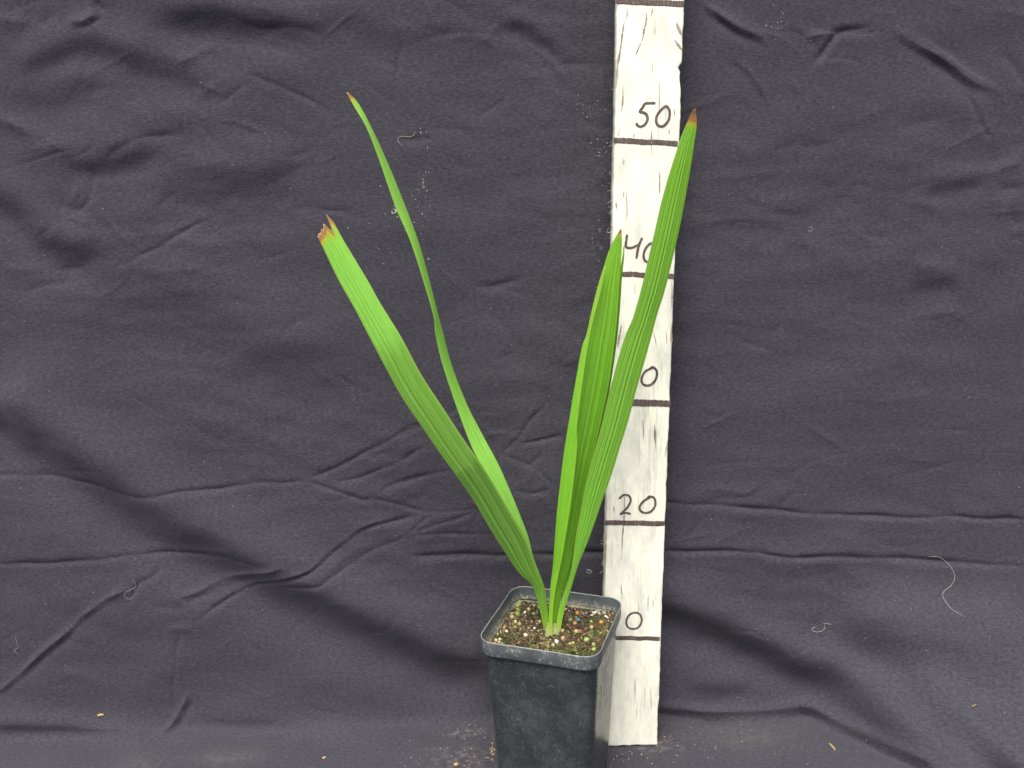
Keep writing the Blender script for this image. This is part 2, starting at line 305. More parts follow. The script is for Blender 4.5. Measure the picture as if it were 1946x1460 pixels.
for k in range(70):                               # soft elongated dips and swells
    x0, y0 = rw.uniform(-60, 2000), rw.uniform(-40, 1330); an = rw.normal(0.05, .3); ln = rw.uniform(120, 420)
    fold([(x0 + ln * q * math.cos(an), y0 + ln * q * math.sin(an) + 12 * math.sin(3 * q + k)) for q in (0, .33, .67, 1)], 's' if rw.random() < .5 else 'r', rw.uniform(.3, .75), rw.uniform(9.5, 15.5), .45)
# general unevenness of the hung cotton: broad, mid and fine
H += 0.0026 * pnoise(X * 7 + 5, T * 12 + 2, 1) + 0.0014 * pnoise(X * 16 + 1, T * 26 + 9, 2)
crk = np.clip(0.55 + 1.1 * pnoise(X * 6 + 9, T * 6 + 4, 8), 0.15, 1.2)
H += crk * (0.0011 * pnoise(X * 30 + T * 12, T * 62 + 3, 3) + 0.00042 * pnoise(X * 85 + 4, T * 120 + 1, 4) + 0.00010 * pnoise(X * 190, T * 260, 5))
# the sheet lies behind the board and flat under pot and board
BX, BT, LEAN, BW0, BW1, BTH = 0.0919, 0.0286, 0.0721, 0.0477, 0.0490, 0.018
POT_C, POT_R, POT_S, POT_H = (0.0267, -0.0415), -0.3204, 0.0932, 0.1466
room = (WY0 + WSL * T) - (LEAN * T + BTH) - 0.0012
nearb = np.exp(-(np.maximum(0, np.abs(X - (BX + BT * T)) - 0.030) / 0.012) ** 2)
H = np.where(T > 0.005, np.minimum(H, room + (1 - nearb) * 0.05), H)
flat = np.exp(-(np.maximum(0, np.hypot(X - POT_C[0], T + WY0 - POT_C[1]) - 0.065) / 0.02) ** 2) + np.exp(-(np.maximum(0, np.abs(X - BX) - 0.03) / 0.01) ** 2 - (np.maximum(0, np.abs(T + WY0 - 0.008) - 0.02) / 0.006) ** 2)
flat = np.clip(flat, 0, 1) * (T < 0.004)
H = H * (1 - flat) - flat * 0.0004
H = np.where(T < -0.012, np.where(H > 0, H, 0.0025 * np.tanh(H / 0.0025)), H)
spl = lambda t: KC * np.logaddexp(0, t / KC)
GX_ = G(X); cz = spl(T); ge_ = np.exp(-(cz / GS) ** 2); cy = WY0 + WSL * cz - spl(-T) - GX_ * ge_
dz = 1 / (1 + np.exp(-T / KC)); dy = (WSL + GX_ * 2 * cz / GS ** 2 * ge_) * dz + (1 - dz)
nl = np.hypot(dy, dz); NY, NZ = -dz / nl, dy / nl
CX, CY, CZ = X, cy + NY * H, cz + NZ * H
# dirt marks, each with a shape of its own
def blob(px, py, rx, ry):
    c = to_cloth(px, py); return np.exp(-((X - c[0]) / rx) ** 2 - ((T - c[1]) / ry) ** 2)
nz1 = np.clip(0.5 + 1.3 * pnoise(X * 130, T * 150, 21) + 0.8 * pnoise(X * 330, T * 380, 22), 0, 1)
dust = (0.8 * blob(885, 1392, .016, .006) + 0.5 * blob(870, 1440, .030, .016) + 0.7 * blob(1235, 1418, .022, .010)) * nz1 ** 2 + (0.28 * blob(435, 1440, .028, .012) + 0.2 * blob(262, 1455, .018, .012) + .25 * blob(1420, 1400, .05, .02)) * (0.35 + 0.65 * nz1)

me = bpy.data.meshes.new('backdrop_cloth')
nr, nc = X.shape
V = np.stack([CX, CY, CZ], -1).reshape(-1, 3).astype(np.float32); Fq = grid_faces(nr, nc).astype(np.int32)
me.vertices.add(len(V)); me.vertices.foreach_set('co', V.ravel())
me.loops.add(Fq.size); me.loops.foreach_set('vertex_index', Fq.ravel())
me.polygons.add(len(Fq)); me.polygons.foreach_set('loop_start', np.arange(len(Fq), dtype=np.int32) * 4)
me.polygons.foreach_set('use_smooth', np.ones(len(Fq), bool))
me.update(calc_edges=True)
a = me.attributes.new('dust', 'FLOAT', 'POINT'); a.data.foreach_set('value', np.clip(dust, 0, 1).astype(np.float32).ravel())
a = me.attributes.new('sheet', 'FLOAT_VECTOR', 'POINT'); a.data.foreach_set('vector', np.stack([X, T, 0 * X], -1).astype(np.float32).ravel())
m = N('charcoal_cotton')
at = m.n('ShaderNodeAttribute', attribute_name='sheet').outputs['Vector']; du = m.n('ShaderNodeAttribute', attribute_name='dust').outputs['Fac']
slub = m.noise(m.mapv(at, (260, 1500, 1)), 1.0, 3, 0.6); slubv = m.noise(m.mapv(at, (1700, 420, 1)), 1.0, 2, 0.6); big = m.noise(m.mapv(at, (14, 30, 1)), 1.0, 4, 0.6); mott = m.noise(m.mapv(at, (300, 420, 1)), 1.0, 4, 0.7)
base = m.mix(m.rng(big, 0.3, 0.7), S(51, 50, 56), S(60, 58, 65))
base = m.mix(m.math('MULTIPLY', m.rng(slub, 0.35, 0.7), 0.7), base, S(84, 82, 90))
base = m.mix(m.math('MULTIPLY', m.rng(mott, 0.42, 0.66), 0.55), base, S(42, 40, 46))
lint = m.rng(m.noise(m.mapv(at, (900, 900, 1)), 1.0, 1, 0.5), 0.80, 0.86)
base = m.mix(m.math('MULTIPLY', lint, 0.35), base, S(150, 148, 150))
base = m.mix(m.math('MULTIPLY', du, 0.62, clamp=True), base, S(128, 124, 118))
hgt = m.math('ADD', m.math('ADD', slub, slubv), m.math('MULTIPLY', mott, 1.2))
m.bsdf(base, 0.92, 0.18, m.bump(hgt, 0.0003, 0.9), **{'Sheen Weight': 0.12, 'Sheen Roughness': 0.45, 'Sheen Tint': (0.8, 0.8, 0.9, 1)})
me.materials.append(m.m)
cloth = bpy.data.objects.new('backdrop_cloth', me); col.objects.link(cloth)
tag(cloth, 'creased charcoal cotton backdrop cloth hung behind and spread under the pot', 'cloth', kind='structure')

def on_cloth(px, py, lift=0.0):            # point on the real cloth surface that belongs to a cloth coordinate
    x, t = to_cloth(px, py); return cloth_pt(x, t, lift)
def cloth_pt(x, t, lift=0.0):
    j = int(np.clip(np.searchsorted(xs, x), 1, nc - 1)); i = int(np.clip(np.searchsorted(ts, t), 1, nr - 1))
    fx = (x - xs[j - 1]) / (xs[j] - xs[j - 1]); ft = (t - ts[i - 1]) / (ts[i] - ts[i - 1])
    g = lambda A: (A[i - 1, j - 1] * (1 - fx) + A[i - 1, j] * fx) * (1 - ft) + (A[i, j - 1] * (1 - fx) + A[i, j] * fx) * ft
    return Vector((x, g(CY) + NY[i, j] * lift, g(CZ) + NZ[i, j] * lift))

# ------------------------------------------------------------------ measuring board
bd = empty('measuring_board', (BX, 0, 0))
tag(bd, 'weathered white wooden measuring board with handwritten numbers leaning on the cloth', 'measuring board')
def bpt(u, h, off): return Vector((BX + BT * h + u, LEAN * h - off, h))
def on_board(px, py, off):
    p = at_plane(px, py, 0.0, LEAN); return Vector((p.x, p.y - off, p.z))
BH = 0.72
hs_ = np.linspace(0.0, BH, 420)
prof = []                                   # (side, depth) round the section, front face finer
r = 0.0012
for q in np.linspace(-1, 1, 15): prof.append((q * (1 - 2 * r / 0.048), 0.0, 0))
prof += [(1 - .6 * r / .048, .35 * r, 1), (1, r, 1), (1, BTH * .5, 1), (1, BTH, 1), (0, BTH, 2), (-1, BTH, -1), (-1, BTH * .5, -1), (-1, r, -1), (-1 + .6 * r / .048, .35 * r, -1)]
bv, buv = [], []
for i, h in enumerate(hs_):
    w = (BW0 + (BW1 - BW0) * h / .6) / 2
    eL = 0.0006 * pnoise(np.array([h * 60.]), np.array([.5]), 31)[0] + 0.00035 * pnoise(np.array([h * 230.]), np.array([.5]), 32)[0]
    eR = 0.0006 * pnoise(np.array([h * 60.]), np.array([7.5]), 33)[0] + 0.00035 * pnoise(np.array([h * 230.]), np.array([3.5]), 34)[0]
    chip = 0.0024 * math.exp(-((h - 0.5535) / 0.0022) ** 2) + 0.0011 * math.exp(-((h - 0.547) / 0.006) ** 2) + .0008 * math.exp(-((h - .232) / .004) ** 2)
    for s, d, k in prof:
        u = s * w
        if s > .9: u += eR - chip * (1.0 if d < .006 else .3)
        if s < -.9: u += eL
        dd = d + (0.00012 * pnoise(np.array([u * 900.]), np.array([h * 25.]), 35)[0] if d == 0 else 0)
        hh = h
        if i == 0: hh = 0.0003 + 0.0030 * abs(pnoise(np.array([u * 220.]), np.array([d * 300.]), 36)[0])
        bv.append(bpt(u, hh, -dd)); buv.append((u, h))
npf = len(prof); bf = []
for i in range(len(hs_) - 1):
    for k in range(npf):
        k2 = (k + 1) % npf; bf.append((i * npf + k, i * npf + k2, (i + 1) * npf + k2, (i + 1) * npf + k))
bf.append(tuple(reversed(range(npf)))); bf.append(tuple((len(hs_) - 1) * npf + k for k in range(npf)))
m = N('worn_white_paint')
ob = m.coord('Object')
grain = m.noise(m.mapv(ob, (520, 300, 14)), 1.0, 3, 0.6, 0.15)
crackn = m.noise(m.mapv(ob, (420, 260, 9), (3, 1, 5)), 1.0, 2, 0.5, 0.1)
area = m.noise(m.mapv(ob, (38, 38, 13), (7, 0, 2)), 1.0, 3, 0.6)
smud = m.noise(m.mapv(ob, (60, 60, 26), (1, 0, 9)), 1.0, 4, 0.65)
fine = m.noise(m.mapv(ob, (1400, 900, 60)), 1.0, 3, 0.6)
paint = m.mix(m.rng(smud, 0.44, 0.70), (0.87, 0.855, 0.71, 1), (0.60, 0.60, 0.53, 1))
paint = m.mix(m.math('MULTIPLY', m.rng(fine, 0.45, 0.7), 0.2), paint, (0.48, 0.47, 0.42, 1))
crk1 = m.math('MULTIPLY', m.rng(crackn, 0.675, 0.72), m.rng(area, 0.47, 0.62))
crk2 = m.math('MULTIPLY', m.rng(grain, 0.62, 0.72), m.rng(area, 0.48, 0.66))
wood = m.mix(m.rng(fine, 0.3, 0.7), (0.16, 0.125, 0.095, 1), (0.34, 0.28, 0.22, 1))
paint = m.mix(m.math('MULTIPLY', m.rng(m.noise(m.mapv(ob, (700, 400, 10), (9, 2, 1)), 1.0, 3, .6, .1), .50, .66), m.math('MULTIPLY', m.rng(area, .44, .64), .45)), paint, (0.36, 0.35, 0.31, 1))
crk = m.math('MAXIMUM', crk1, m.math('MULTIPLY', crk2, 0.5))
colr = m.mix(crk, paint, wood)
hh = m.math('SUBTRACT', m.math('MULTIPLY', fine, 0.3), crk)
m.bsdf(colr, 0.72, 0.3, m.bump(hh, 0.0003, 0.7))
paint_m = m.m
b_ = mesh_obj('plank', bv, bf, paint_m); adopt(b_, bd)

m = N('bare_wood_chip')
fz = m.noise(m.mapv(m.coord('Object'), (1500, 900, 90)), 1.0, 3, 0.6)
m.bsdf(m.mix(m.rng(fz, .3, .7), (0.20, 0.155, 0.115, 1), (0.42, 0.35, 0.28, 1)), 0.85, 0.2); bare_m = m.m
m = N('marker_ink')
oc = m.coord('Object'); ik = m.noise(m.mapv(oc, (1300, 900, 120)), 1.0, 3, 0.6); ik2 = m.noise(oc, 350, 3, 0.6)
inkc = m.mix(m.rng(ik2, .35, .7), S(72, 58, 54), S(100, 86, 82))
m.bsdf(m.mix(m.math('MULTIPLY', m.rng(ik, .52, .72), 0.6), inkc, S(150, 140, 128)), 0.55, 0.4); ink_m = m.m

def ribbon(name, pts3, width, mat, off_n, parent, th=0.00012, wob=0.12, seed=0, taper=False, endw=.6):
    """flat brush stroke on the board face: pts3 on the face, a thin raised strip with rounded ends"""
    P = spline([tuple(p) for p in pts3], max(12, int(len(pts3) * 5)))
    nrm = Vector((0, -1, LEAN)).normalized(); rr = random.Random(seed)
    vs_, fs = [], []
    n = len(P)
    for i in range(n):
        t = Vector(P[min(i + 1, n - 1)] - P[max(i - 1, 0)]).normalized(); s = t.cross(nrm)
        e = min(i, n - 1 - i); w = width / 2 * (1 + wob * (rr.random() - .5) * 2) * ((endw if e == 0 else 1) if not taper else max(.12, math.sin(math.pi * (i + .3) / (n - .4))))
        c = Vector(P[i])
        vs_ += [c + s * w, c + s * w * .8 + nrm * th, c - s * w * .8 + nrm * th, c - s * w]
    for i in range(n - 1):
        for k in range(3): fs.append((i * 4 + k, i * 4 + k + 1, i * 4 + k + 5, i * 4 + k + 4))
    o = mesh_obj(name, vs_, fs, mat, None, False); adopt(o, parent); return o

z6 = lambda L: [(1100 + x / 4.867, y / 4.867) for x, y in L]; z4 = lambda L: [(1040 + x / 2.919, 160 + y / 2.919) for x, y in L]; zb = lambda L: [(1140 + x / 2.433, 640 + y / 2.433) for x, y in L]
OFF = 0.00025
for (xa, ya, xb, yb, w) in ((1171, 2, 1300, 8, 4.2), (1166, 267, 1288, 273, 4.0), (1157, 519, 1281, 526, 4.0), (1155, 763, 1274, 768, 5.4), (1149, 993, 1263, 995, 4.2), (1148, 1211, 1254, 1214, 3.7)):
    pts = [on_board(xa - 0.5 + (xb - xa + 0.5) * k / 8, ya + (yb - ya) * k / 8 + random.uniform(-.7, .7), OFF) for k in range(9)]
    ribbon('graduation_line', pts, w * 1e-3, ink_m, OFF, bd, seed=int(xa), endw=.95, wob=.09)
def digit(strokes, w=1.9):
    o = None
    for st in strokes:
        r_ = ribbon('numeral', [on_board(x, y, OFF) for x, y in st], w * 1e-3, ink_m, OFF, bd, seed=int(st[0][0]), wob=.1)
        if o is None: o = r_
        else:                               # strokes of one numeral are one mesh
            bm = bmesh.new(); bm.from_mesh(o.data); bm.from_mesh(r_.data); bm.to_mesh(o.data); bm.free(); bpy.data.objects.remove(r_)
    return o
digit([z6([(708, 955), (650, 954), (612, 960), (590, 995), (562, 1035), (600, 1042), (628, 1066), (634, 1108), (612, 1150), (572, 1172), (545, 1162), (530, 1138)])])
digit([z6([(806, 980), (765, 1012), (722, 1070), (714, 1120), (730, 1158), (765, 1170), (800, 1152), (832, 1105), (840, 1035), (820, 990), (798, 982)])])
digit([z4([(443, 834), (438, 870), (437, 902), (468, 908), (506, 890)]), z4([(526, 852), (505, 905), (494, 968)])])
digit([[(1236 + 13 * math.cos(k * .55), 480 - 18 * math.sin(k * .55 + .35)) for k in range(12)]])
digit([[(1185, 706), (1193, 700), (1201, 704), (1197, 713), (1191, 716), (1200, 720), (1202, 729), (1194, 736), (1184, 732)]])
digit([zb([(246, 142), (208, 162), (192, 198), (203, 222), (233, 223), (258, 197), (263, 160), (245, 140), (232, 146)])])
digit([zb([(88, 750), (108, 732), (134, 735), (142, 760), (124, 792), (92, 822)]), zb([(92, 821), (118, 814), (143, 819)])], 1.7)
digit([zb([(236, 740), (202, 760), (183, 790), (198, 812), (232, 810), (255, 782), (252, 747), (230, 738), (218, 748)])])
digit([[(1164, 1172), (1168, 1166), (1165, 1196)]])
digit([zb([(152, 1275), (130, 1293), (122, 1325), (138, 1348), (174, 1346), (193, 1316), (187, 1286), (166, 1275), (142, 1280)])], 1.7)
# larger places where the paint has gone
for L, w in ((z6([(625, 115), (622, 200), (605, 270), (592, 350), (578, 385)]), 2.6), (z6([(578, 390), (545, 460), (520, 530)]), 1.3), (z6([(900, 200), (920, 260), (950, 330)]), 3.4), (z6([(885, 370), (920, 420), (955, 465)]), 3.2),
             (z6([(425, 170), (405, 300), (385, 450), (360, 600), (345, 800)]), 2.8), (z6([(448, 70), (445, 200)]), 1.3), (z6([(706, 60), (704, 260), (702, 465)]), .6), (z6([(685, 60), (668, 160)]), 1.2), (z6([(408, 820), (405, 940), (393, 1040)]), 1.9), (z6([(372, 1180), (368, 1280)]), 1.0), (z6([(884, 1000), (884, 1080)]), 1.1), (z6([(838, 1190), (832, 1250)]), 1.3), (z6([(510, 1235), (508, 1280)]), 1.4), (z6([(658, 885), (660, 930)]), .9),
             (z4([(424, 415), (424, 450)]), 1.3), (z4([(422, 590), (426, 640)]), 1.2), (z4([(380, 650), (384, 695)]), 1.6), (z4([(625, 480), (622, 620)]), 2.0), (z4([(690, 1090), (692, 1180), (688, 1240)]), 1.3), (z4([(688, 1330), (690, 1460)]), 2.4), (z4([(412, 1330), (400, 1400), (390, 1460)]), 3.0), (z4([(590, 1370), (606, 1455)]), 1.1), (z4([(660, 1370), (664, 1450)]), 1.0),
             (zb([(110, 695), (113, 760), (112, 830), (104, 930), (100, 1030)]), 1.7), (zb([(310, 490), (300, 560)]), 1.4), (zb([(98, 1140), (102, 1215)]), 1.5), (zb([(30, 880), (26, 1000), (22, 1120)]), 2.0), (zb([(178, 1230), (180, 1290)]), .8), (zb([(222, 1160), (224, 1280)]), .8), (zb([(65, 780), (66, 820)]), 1.2)):
    ribbon('paint_chip', [on_board(x, y, OFF - .0001) for x, y in L] if len(L) > 2 else [on_board(L[0][0] + (L[1][0] - L[0][0]) * k / 3 + random.uniform(-.4, .4), L[0][1] + (L[1][1] - L[0][1]) * k / 3, OFF - .0001) for k in range(4)], w * .62e-3, bare_m, OFF, bd, th=.00006, wob=.5, seed=int(L[0][1]), taper=True)

# ------------------------------------------------------------------ pot
pot = empty('plant_pot', (POT_C[0], POT_C[1], 0.0)); pot.rotation_euler = (0, 0, POT_R)
tag(pot, 'square black plastic nursery pot with lime stains holding the seedling', 'plant pot')
def rsq(s, rad, n=7):                       # rounded square outline, counter-clockwise
    o = []; h = s / 2 - rad
    for q, (sx, sy) in enumerate(((1, 1), (-1, 1), (-1, -1), (1, -1))):
        for k in range(n):
            an = q * math.pi / 2 + k / (n - 1) * math.pi / 2
            o.append((sx * h + rad * math.cos(an), sy * h + rad * math.sin(an)))
        e0 = o[-1]; q2 = (q + 1) % 4; nx = ((1, -1, -1, 1)[q2] * h + rad * math.cos(q2 * math.pi / 2), (1, 1, -1, -1)[q2] * h + rad * math.sin(q2 * math.pi / 2))
        for k in range(1, 8): o.append((e0[0] + (nx[0] - e0[0]) * k / 8, e0[1] + (nx[1] - e0[1]) * k / 8))
    return o
def loft(name, rings, mat, parent, cap0=False, cap1=False):
    vv, ff = [], []; n = len(rings[0])
    for rg in rings: vv += rg
    for i in range(len(rings) - 1):
        for k in range(n):
            k2 = (k + 1) % n; ff.append((i * n + k, i * n + k2, (i + 1) * n + k2, (i + 1) * n + k))
    if cap0: ff.append(tuple(reversed(range(n))))
    if cap1: ff.append(tuple((len(rings) - 1) * n + k for k in range(n)))
    return mesh_obj(name, vv, ff, mat, parent)
m = N('stained_black_plastic')
oc = m.coord('Object'); ge = m.n('ShaderNodeSeparateXYZ'); m.l(oc, ge.inputs[0])
n1 = m.noise(m.mapv(oc, (30, 30, 24)), 1.0, 8, 0.62, 0.0); n2 = m.noise(m.mapv(oc, (420, 420, 380)), 1.0, 4, 0.7); n3 = m.noise(m.mapv(oc, (900, 900, 40), (4, 2, 0)), 1.0, 2, 0.5); n4 = m.noise(m.mapv(oc, (150, 150, 110), (2, 2, 3)), 1.0, 8, 0.78, 0.5); n5 = m.noise(oc, 1600, 2, 0.5)
base = m.mix(m.rng(n1, 0.3, 0.7), (0.020, 0.026, 0.030, 1), (0.034, 0.041, 0.045, 1))
film = m.math('MULTIPLY', m.rng(n4, 0.40, 0.80), m.rng(n1, 0.36, 0.72))
base = m.mix(m.math('MULTIPLY', film, 0.5), base, (0.17, 0.185, 0.185, 1))
base = m.mix(m.math('MULTIPLY', m.rng(n2, 0.60, 0.74), m.rng(n1, .42, .62)), base, (0.26, 0.27, 0.26, 1))
base = m.mix(m.math('MULTIPLY', m.rng(n5, 0.66, 0.72), 0.6), base, (0.45, 0.45, 0.42, 1))
base = m.mix(m.math('MULTIPLY', m.rng(n3, 0.70, 0.76), 0.45), base, (0.22, 0.23, 0.23, 1))
m.bsdf(base, m.math('ADD', 0.24, m.math('MULTIPLY', film, 0.45)), 0.5, m.bump(m.math('ADD', n2, n1), 0.0002, 0.5)); pot_m = m.m
m = N('limed_skylit_rim_plastic')
oc = m.coord('Object'); g2 = m.n('ShaderNodeSeparateXYZ'); m.l(oc, g2.inputs[0])
n1 = m.noise(oc, 70, 5, 0.7, 0.4); n2 = m.noise(oc, 380, 4, 0.7); n5 = m.noise(oc, 1300, 2, 0.5)
base = m.mix(m.rng(n1, 0.3, 0.7), (0.050, 0.058, 0.064, 1), (0.105, 0.115, 0.12, 1))  # lighter base: real wear plus sky light painted into the colour
base = m.mix(m.math('MULTIPLY', m.rng(n2, 0.52, 0.70), m.rng(n1, .45, .66)), base, (0.42, 0.41, 0.35, 1))
base = m.mix(m.math('MULTIPLY', m.rng(n5, 0.68, 0.76), 0.7), base, (0.5, 0.5, 0.45, 1))
lip = m.rng(m.math('ADD', g2.outputs[2], m.math('MULTIPLY', n2, 0.0012)), POT_H - 0.0002, POT_H + 0.0007)
base = m.mix(m.math('MULTIPLY', lip, 0.55), base, (0.33, 0.33, 0.30, 1))
m.bsdf(base, 0.42, 0.5, m.bump(n2, 0.0002, 0.5)); rim_m = m.m
m = N('crusted_inner_plastic')
oc = m.coord('Object'); g3 = m.n('ShaderNodeSeparateXYZ'); m.l(oc, g3.inputs[0])
n1 = m.noise(oc, 90, 4, 0.7, 0.5); n2 = m.noise(oc, 420, 4, 0.7)
base = m.mix(m.rng(n1, 0.3, 0.7), (0.045, 0.052, 0.058, 1), (0.10, 0.11, 0.115, 1))
SOIL_Z = POT_H - 0.0135
crust = m.rng(m.math('ADD', g3.outputs[2], m.math('ADD', m.math('MULTIPLY', n1, 0.016), m.math('MULTIPLY', n2, 0.012))), SOIL_Z + 0.0205, SOIL_Z + 0.0150)
cc = m.mix(m.rng(n2, .35, .65), (0.46, 0.41, 0.29, 1), (0.22, 0.21, 0.14, 1))
m.bsdf(m.mix(crust, base, cc), 0.7, 0.35, m.bump(n2, 0.0006, 0.7)); inner_m = m.m

def ring(s, rad, z, wob=0.0): return [(x + wob * math.sin(y * 90), y + wob * math.sin(x * 80 + 1), z + wob * .6 * math.sin(x * 60 + y * 70)) for x, y in rsq(s, rad)]
SB = 0.0872                                 # body side just under the rim
RZ = POT_H - 0.0118
rings = [ring(SB - .0150, .0095, 0.0), ring(SB - .0136, .0105, 0.002)]
for k in range(1, 12): rings.append(ring(SB - .0136 * (1 - k / 11), .0105 + .001 * k / 11, 0.002 + (RZ + .002 - 0.002) * k / 11, .0002))
loft('pot_body', rings, pot_m, pot, cap0=True)
S_ = POT_S
loft('rim', [ring(SB - .0004, .011, RZ + .001), ring(S_ - .0016, .012, RZ - .0006, .0002), ring(S_ - .0007, .0125, RZ + .0006, .0002), ring(S_ - .0003, .0125, RZ + .005, .0002), ring(S_, .0128, POT_H - .0007, .0002), ring(S_ - .0005, .0126, POT_H, .0002), ring(S_ - .0013, .0122, POT_H, .0002), ring(S_ - .0019, .012, POT_H - .0006, .0002)], rim_m, pot)
loft('inner_wall', [ring(S_ - .0019, .012, POT_H - .0006, .0002), ring(S_ - .0030, .0115, POT_H - .008), ring(SB - .0016, .011, RZ), ring(SB - .0032, .0105, SOIL_Z - .02)], inner_m, pot)

# ------------------------------------------------------------------ soil
RZM = Matrix.Rotation(POT_R, 4, 'Z'); PC = Vector((POT_C[0], POT_C[1], 0))
def pot_w(x, y, z): return PC + RZM @ Vector((x, y, z))
def soil_h(x, y):
    x = np.asarray(x, float); y = np.asarray(y, float)
    d = np.maximum(np.abs(x), np.abs(y)) / (S_ / 2)
    return (SOIL_Z + 0.0045 * pnoise(x * 45 + 3, y * 45 + 1, 41) + 0.0022 * pnoise(x * 130, y * 130, 42) + 0.0014 * pnoise(x * 380, y * 380, 43) + 0.0008 * pnoise(x * 800, y * 800, 44)
            + 0.0025 * np.clip((d - .75) / .25, 0, 1) ** 2 + .002 * np.exp(-(np.hypot(x - .0, y + .0) / .012) ** 2))
m = N('peat_soil')
oc = m.coord('Object'); n1 = m.noise(oc, 260, 5, 0.7); n2 = m.noise(oc, 900, 3, 0.7); n3 = m.noise(oc, 60, 4, 0.65, .4)
base = m.ramp(n1, [(0.30, (0.010, 0.006, 0.004, 1)), (0.5, (0.055, 0.032, 0.018, 1)), (0.64, (0.18, 0.10, 0.055, 1)), (0.78, (0.34, 0.23, 0.13, 1))])
base = m.mix(m.math('MULTIPLY', m.rng(n3, 0.50, 0.66), m.rng(n2, .4, .6)), base, (0.055, 0.085, 0.016, 1))
base = m.mix(m.math('MULTIPLY', m.rng(n2, 0.62, 0.70), .5), base, (0.40, 0.32, 0.20, 1))
m.bsdf(base, 0.7, 0.45, m.bump(n2, 0.0006, 0.9)); soil_m = m.m
ng = 190; gx = np.linspace(-(SB - .0018) / 2, (SB - .0018) / 2, ng); GX, GY = np.meshgrid(gx, gx)
ra = 0.0105; hx = (SB - .0018) / 2 - ra; dx_, dy_ = np.maximum(np.abs(GX) - hx, 0), np.maximum(np.abs(GY) - hx, 0); dl = np.hypot(dx_, dy_) + 1e-9; kk = np.minimum(1, ra / dl)
GX2, GY2 = np.where(dl > ra, np.sign(GX) * (hx + dx_ * kk), GX), np.where(dl > ra, np.sign(GY) * (hx + dy_ * kk), GY)
soil = mesh_obj('potting_soil', np.stack([GX2, GY2, soil_h(GX2, GY2)], -1).reshape(-1, 3), grid_faces(ng, ng), soil_m)
soil.location = PC; soil.rotation_euler = (0, 0, POT_R)
tag(soil, 'dark brown crumbly potting soil filling the square pot', 'soil', kind='stuff')

ICO = None
def ico(sub):
    bm = bmesh.new(); bmesh.ops.create_icosphere(bm, subdivisions=sub, radius=1.0)
    v = np.array([x.co[:] for x in bm.verts]); f = np.array([[q.index for q in p.verts] for p in bm.faces]); bm.free(); return v, f
I1, I2, I3 = ico(1), ico(2), ico(3)
def lump(rad, seed, rough=0.25, sub=I2, sq=(1, 1, 1)):
    rr = np.random.default_rng(seed); v = sub[0]
    k = 1 + rough * (pnoise(v[:, 0] * 1.7 + rr.uniform(0, 90), v[:, 1] * 1.7 + v[:, 2] * 1.3 + rr.uniform(0, 90), seed % 50) * 1.6 + .5 * pnoise(v[:, 0] * 4 + rr.uniform(0, 90), v[:, 1] * 4 + v[:, 2] * 3, seed % 47))
    an = rr.uniform(0, 6.28, 3); R = np.array((Matrix.Rotation(an[0], 3, 'X') @ Matrix.Rotation(an[1], 3, 'Y') @ Matrix.Rotation(an[2], 3, 'Z')))
    return ((v * k[:, None] * np.array(sq)) @ R.T) * rad
# crumbs and chips of peat: nobody could count them
def scatter(name, n, rmin, rmax, mat, seed, label, cat, dens=None, sub=I1, rough=.45, sq=lambda r: (1, r.uniform(.5, 1), r.uniform(.4, .9)), lift=.2):
    rr = np.random.default_rng(seed); vv, ff, o = [], [], 0; lim = (SB - .006) / 2; k = 0; tries = 0
    while k < n and tries < n * 30:
        tries += 1
        x, y = rr.uniform(-lim, lim, 2)
        if dens is not None and rr.random() > dens(x, y): continue
        rd = rmin + (rmax - rmin) * rr.random() ** 2.2
        v = lump(rd, seed * 7919 + k, rough, sub, sq(rr)) + np.array([x, y, float(soil_h(x, y)) + rd * lift])
        vv.append(v); ff.append(sub[1] + o); o += len(v); k += 1
    ob = mesh_obj(name, np.vstack(vv), np.vstack(ff), mat, None, False); ob.location = PC; ob.rotation_euler = (0, 0, POT_R)
    return tag(ob, label, cat, kind='stuff')
scatter('peat_crumbs', 2300, .0004, .0027, soil_m, 3, 'fine brown peat crumbs strewn over the potting soil', 'soil crumbs')
m = N('moss')
oc = m.coord('Object'); n1 = m.noise(oc, 300, 4, .7); n2 = m.noise(oc, 70, 2, .6)
m.bsdf(m.mix(m.rng(n2, .4, .6), m.ramp(n1, [(.3, (.012, .03, .008, 1)), (.55, (.05, .09, .018, 1)), (.75, (.20, .26, .05, 1))]), m.ramp(n1, [(.3, (.03, .045, .012, 1)), (.6, (.15, .17, .04, 1)), (.8, (.34, .33, .12, 1))])), .8, .3); moss_m = m.m
def mdens(x, y):
    p = 0.02
    for cx_, cy_, s, a in ((.027, -.030, .012, 1.1), (.036, -.004, .008, .8), (.020, -.018, .008, .7), (-.012, -.026, .007, .8), (.033, .022, .007, .7), (-.020, .030, .008, .5), (.002, -.036, .010, .7), (-.004, -.008, .006, .5), (-.034, -.012, .007, 1.0), (-.036, .010, .006, 1.0), (-.030, .028, .007, .9), (.012, -.037, .008, 1.0), (-.024, -.036, .008, .8), (.038, .010, .005, .8), (.014, .0, .006, .4)):
        p += a * math.exp(-((x - cx_) / s) ** 2 - ((y - cy_) / s) ** 2)
    return p
scatter('moss', 1300, .0005, .0024, moss_m, 5, 'patchy green moss and liverwort growing on the potting soil', 'moss', mdens, rough=.6, sq=lambda r: (1, r.uniform(.5, 1), r.uniform(.2, .45)), lift=.35)
m = N('pale_lime_crumb'); n1 = m.noise(m.coord('Object'), 500, 3, .6)
m.bsdf(m.mix(m.rng(n1, .3, .7), (.50, .44, .30, 1), (.24, .22, .13, 1)), .85, .25); lime_m = m.m
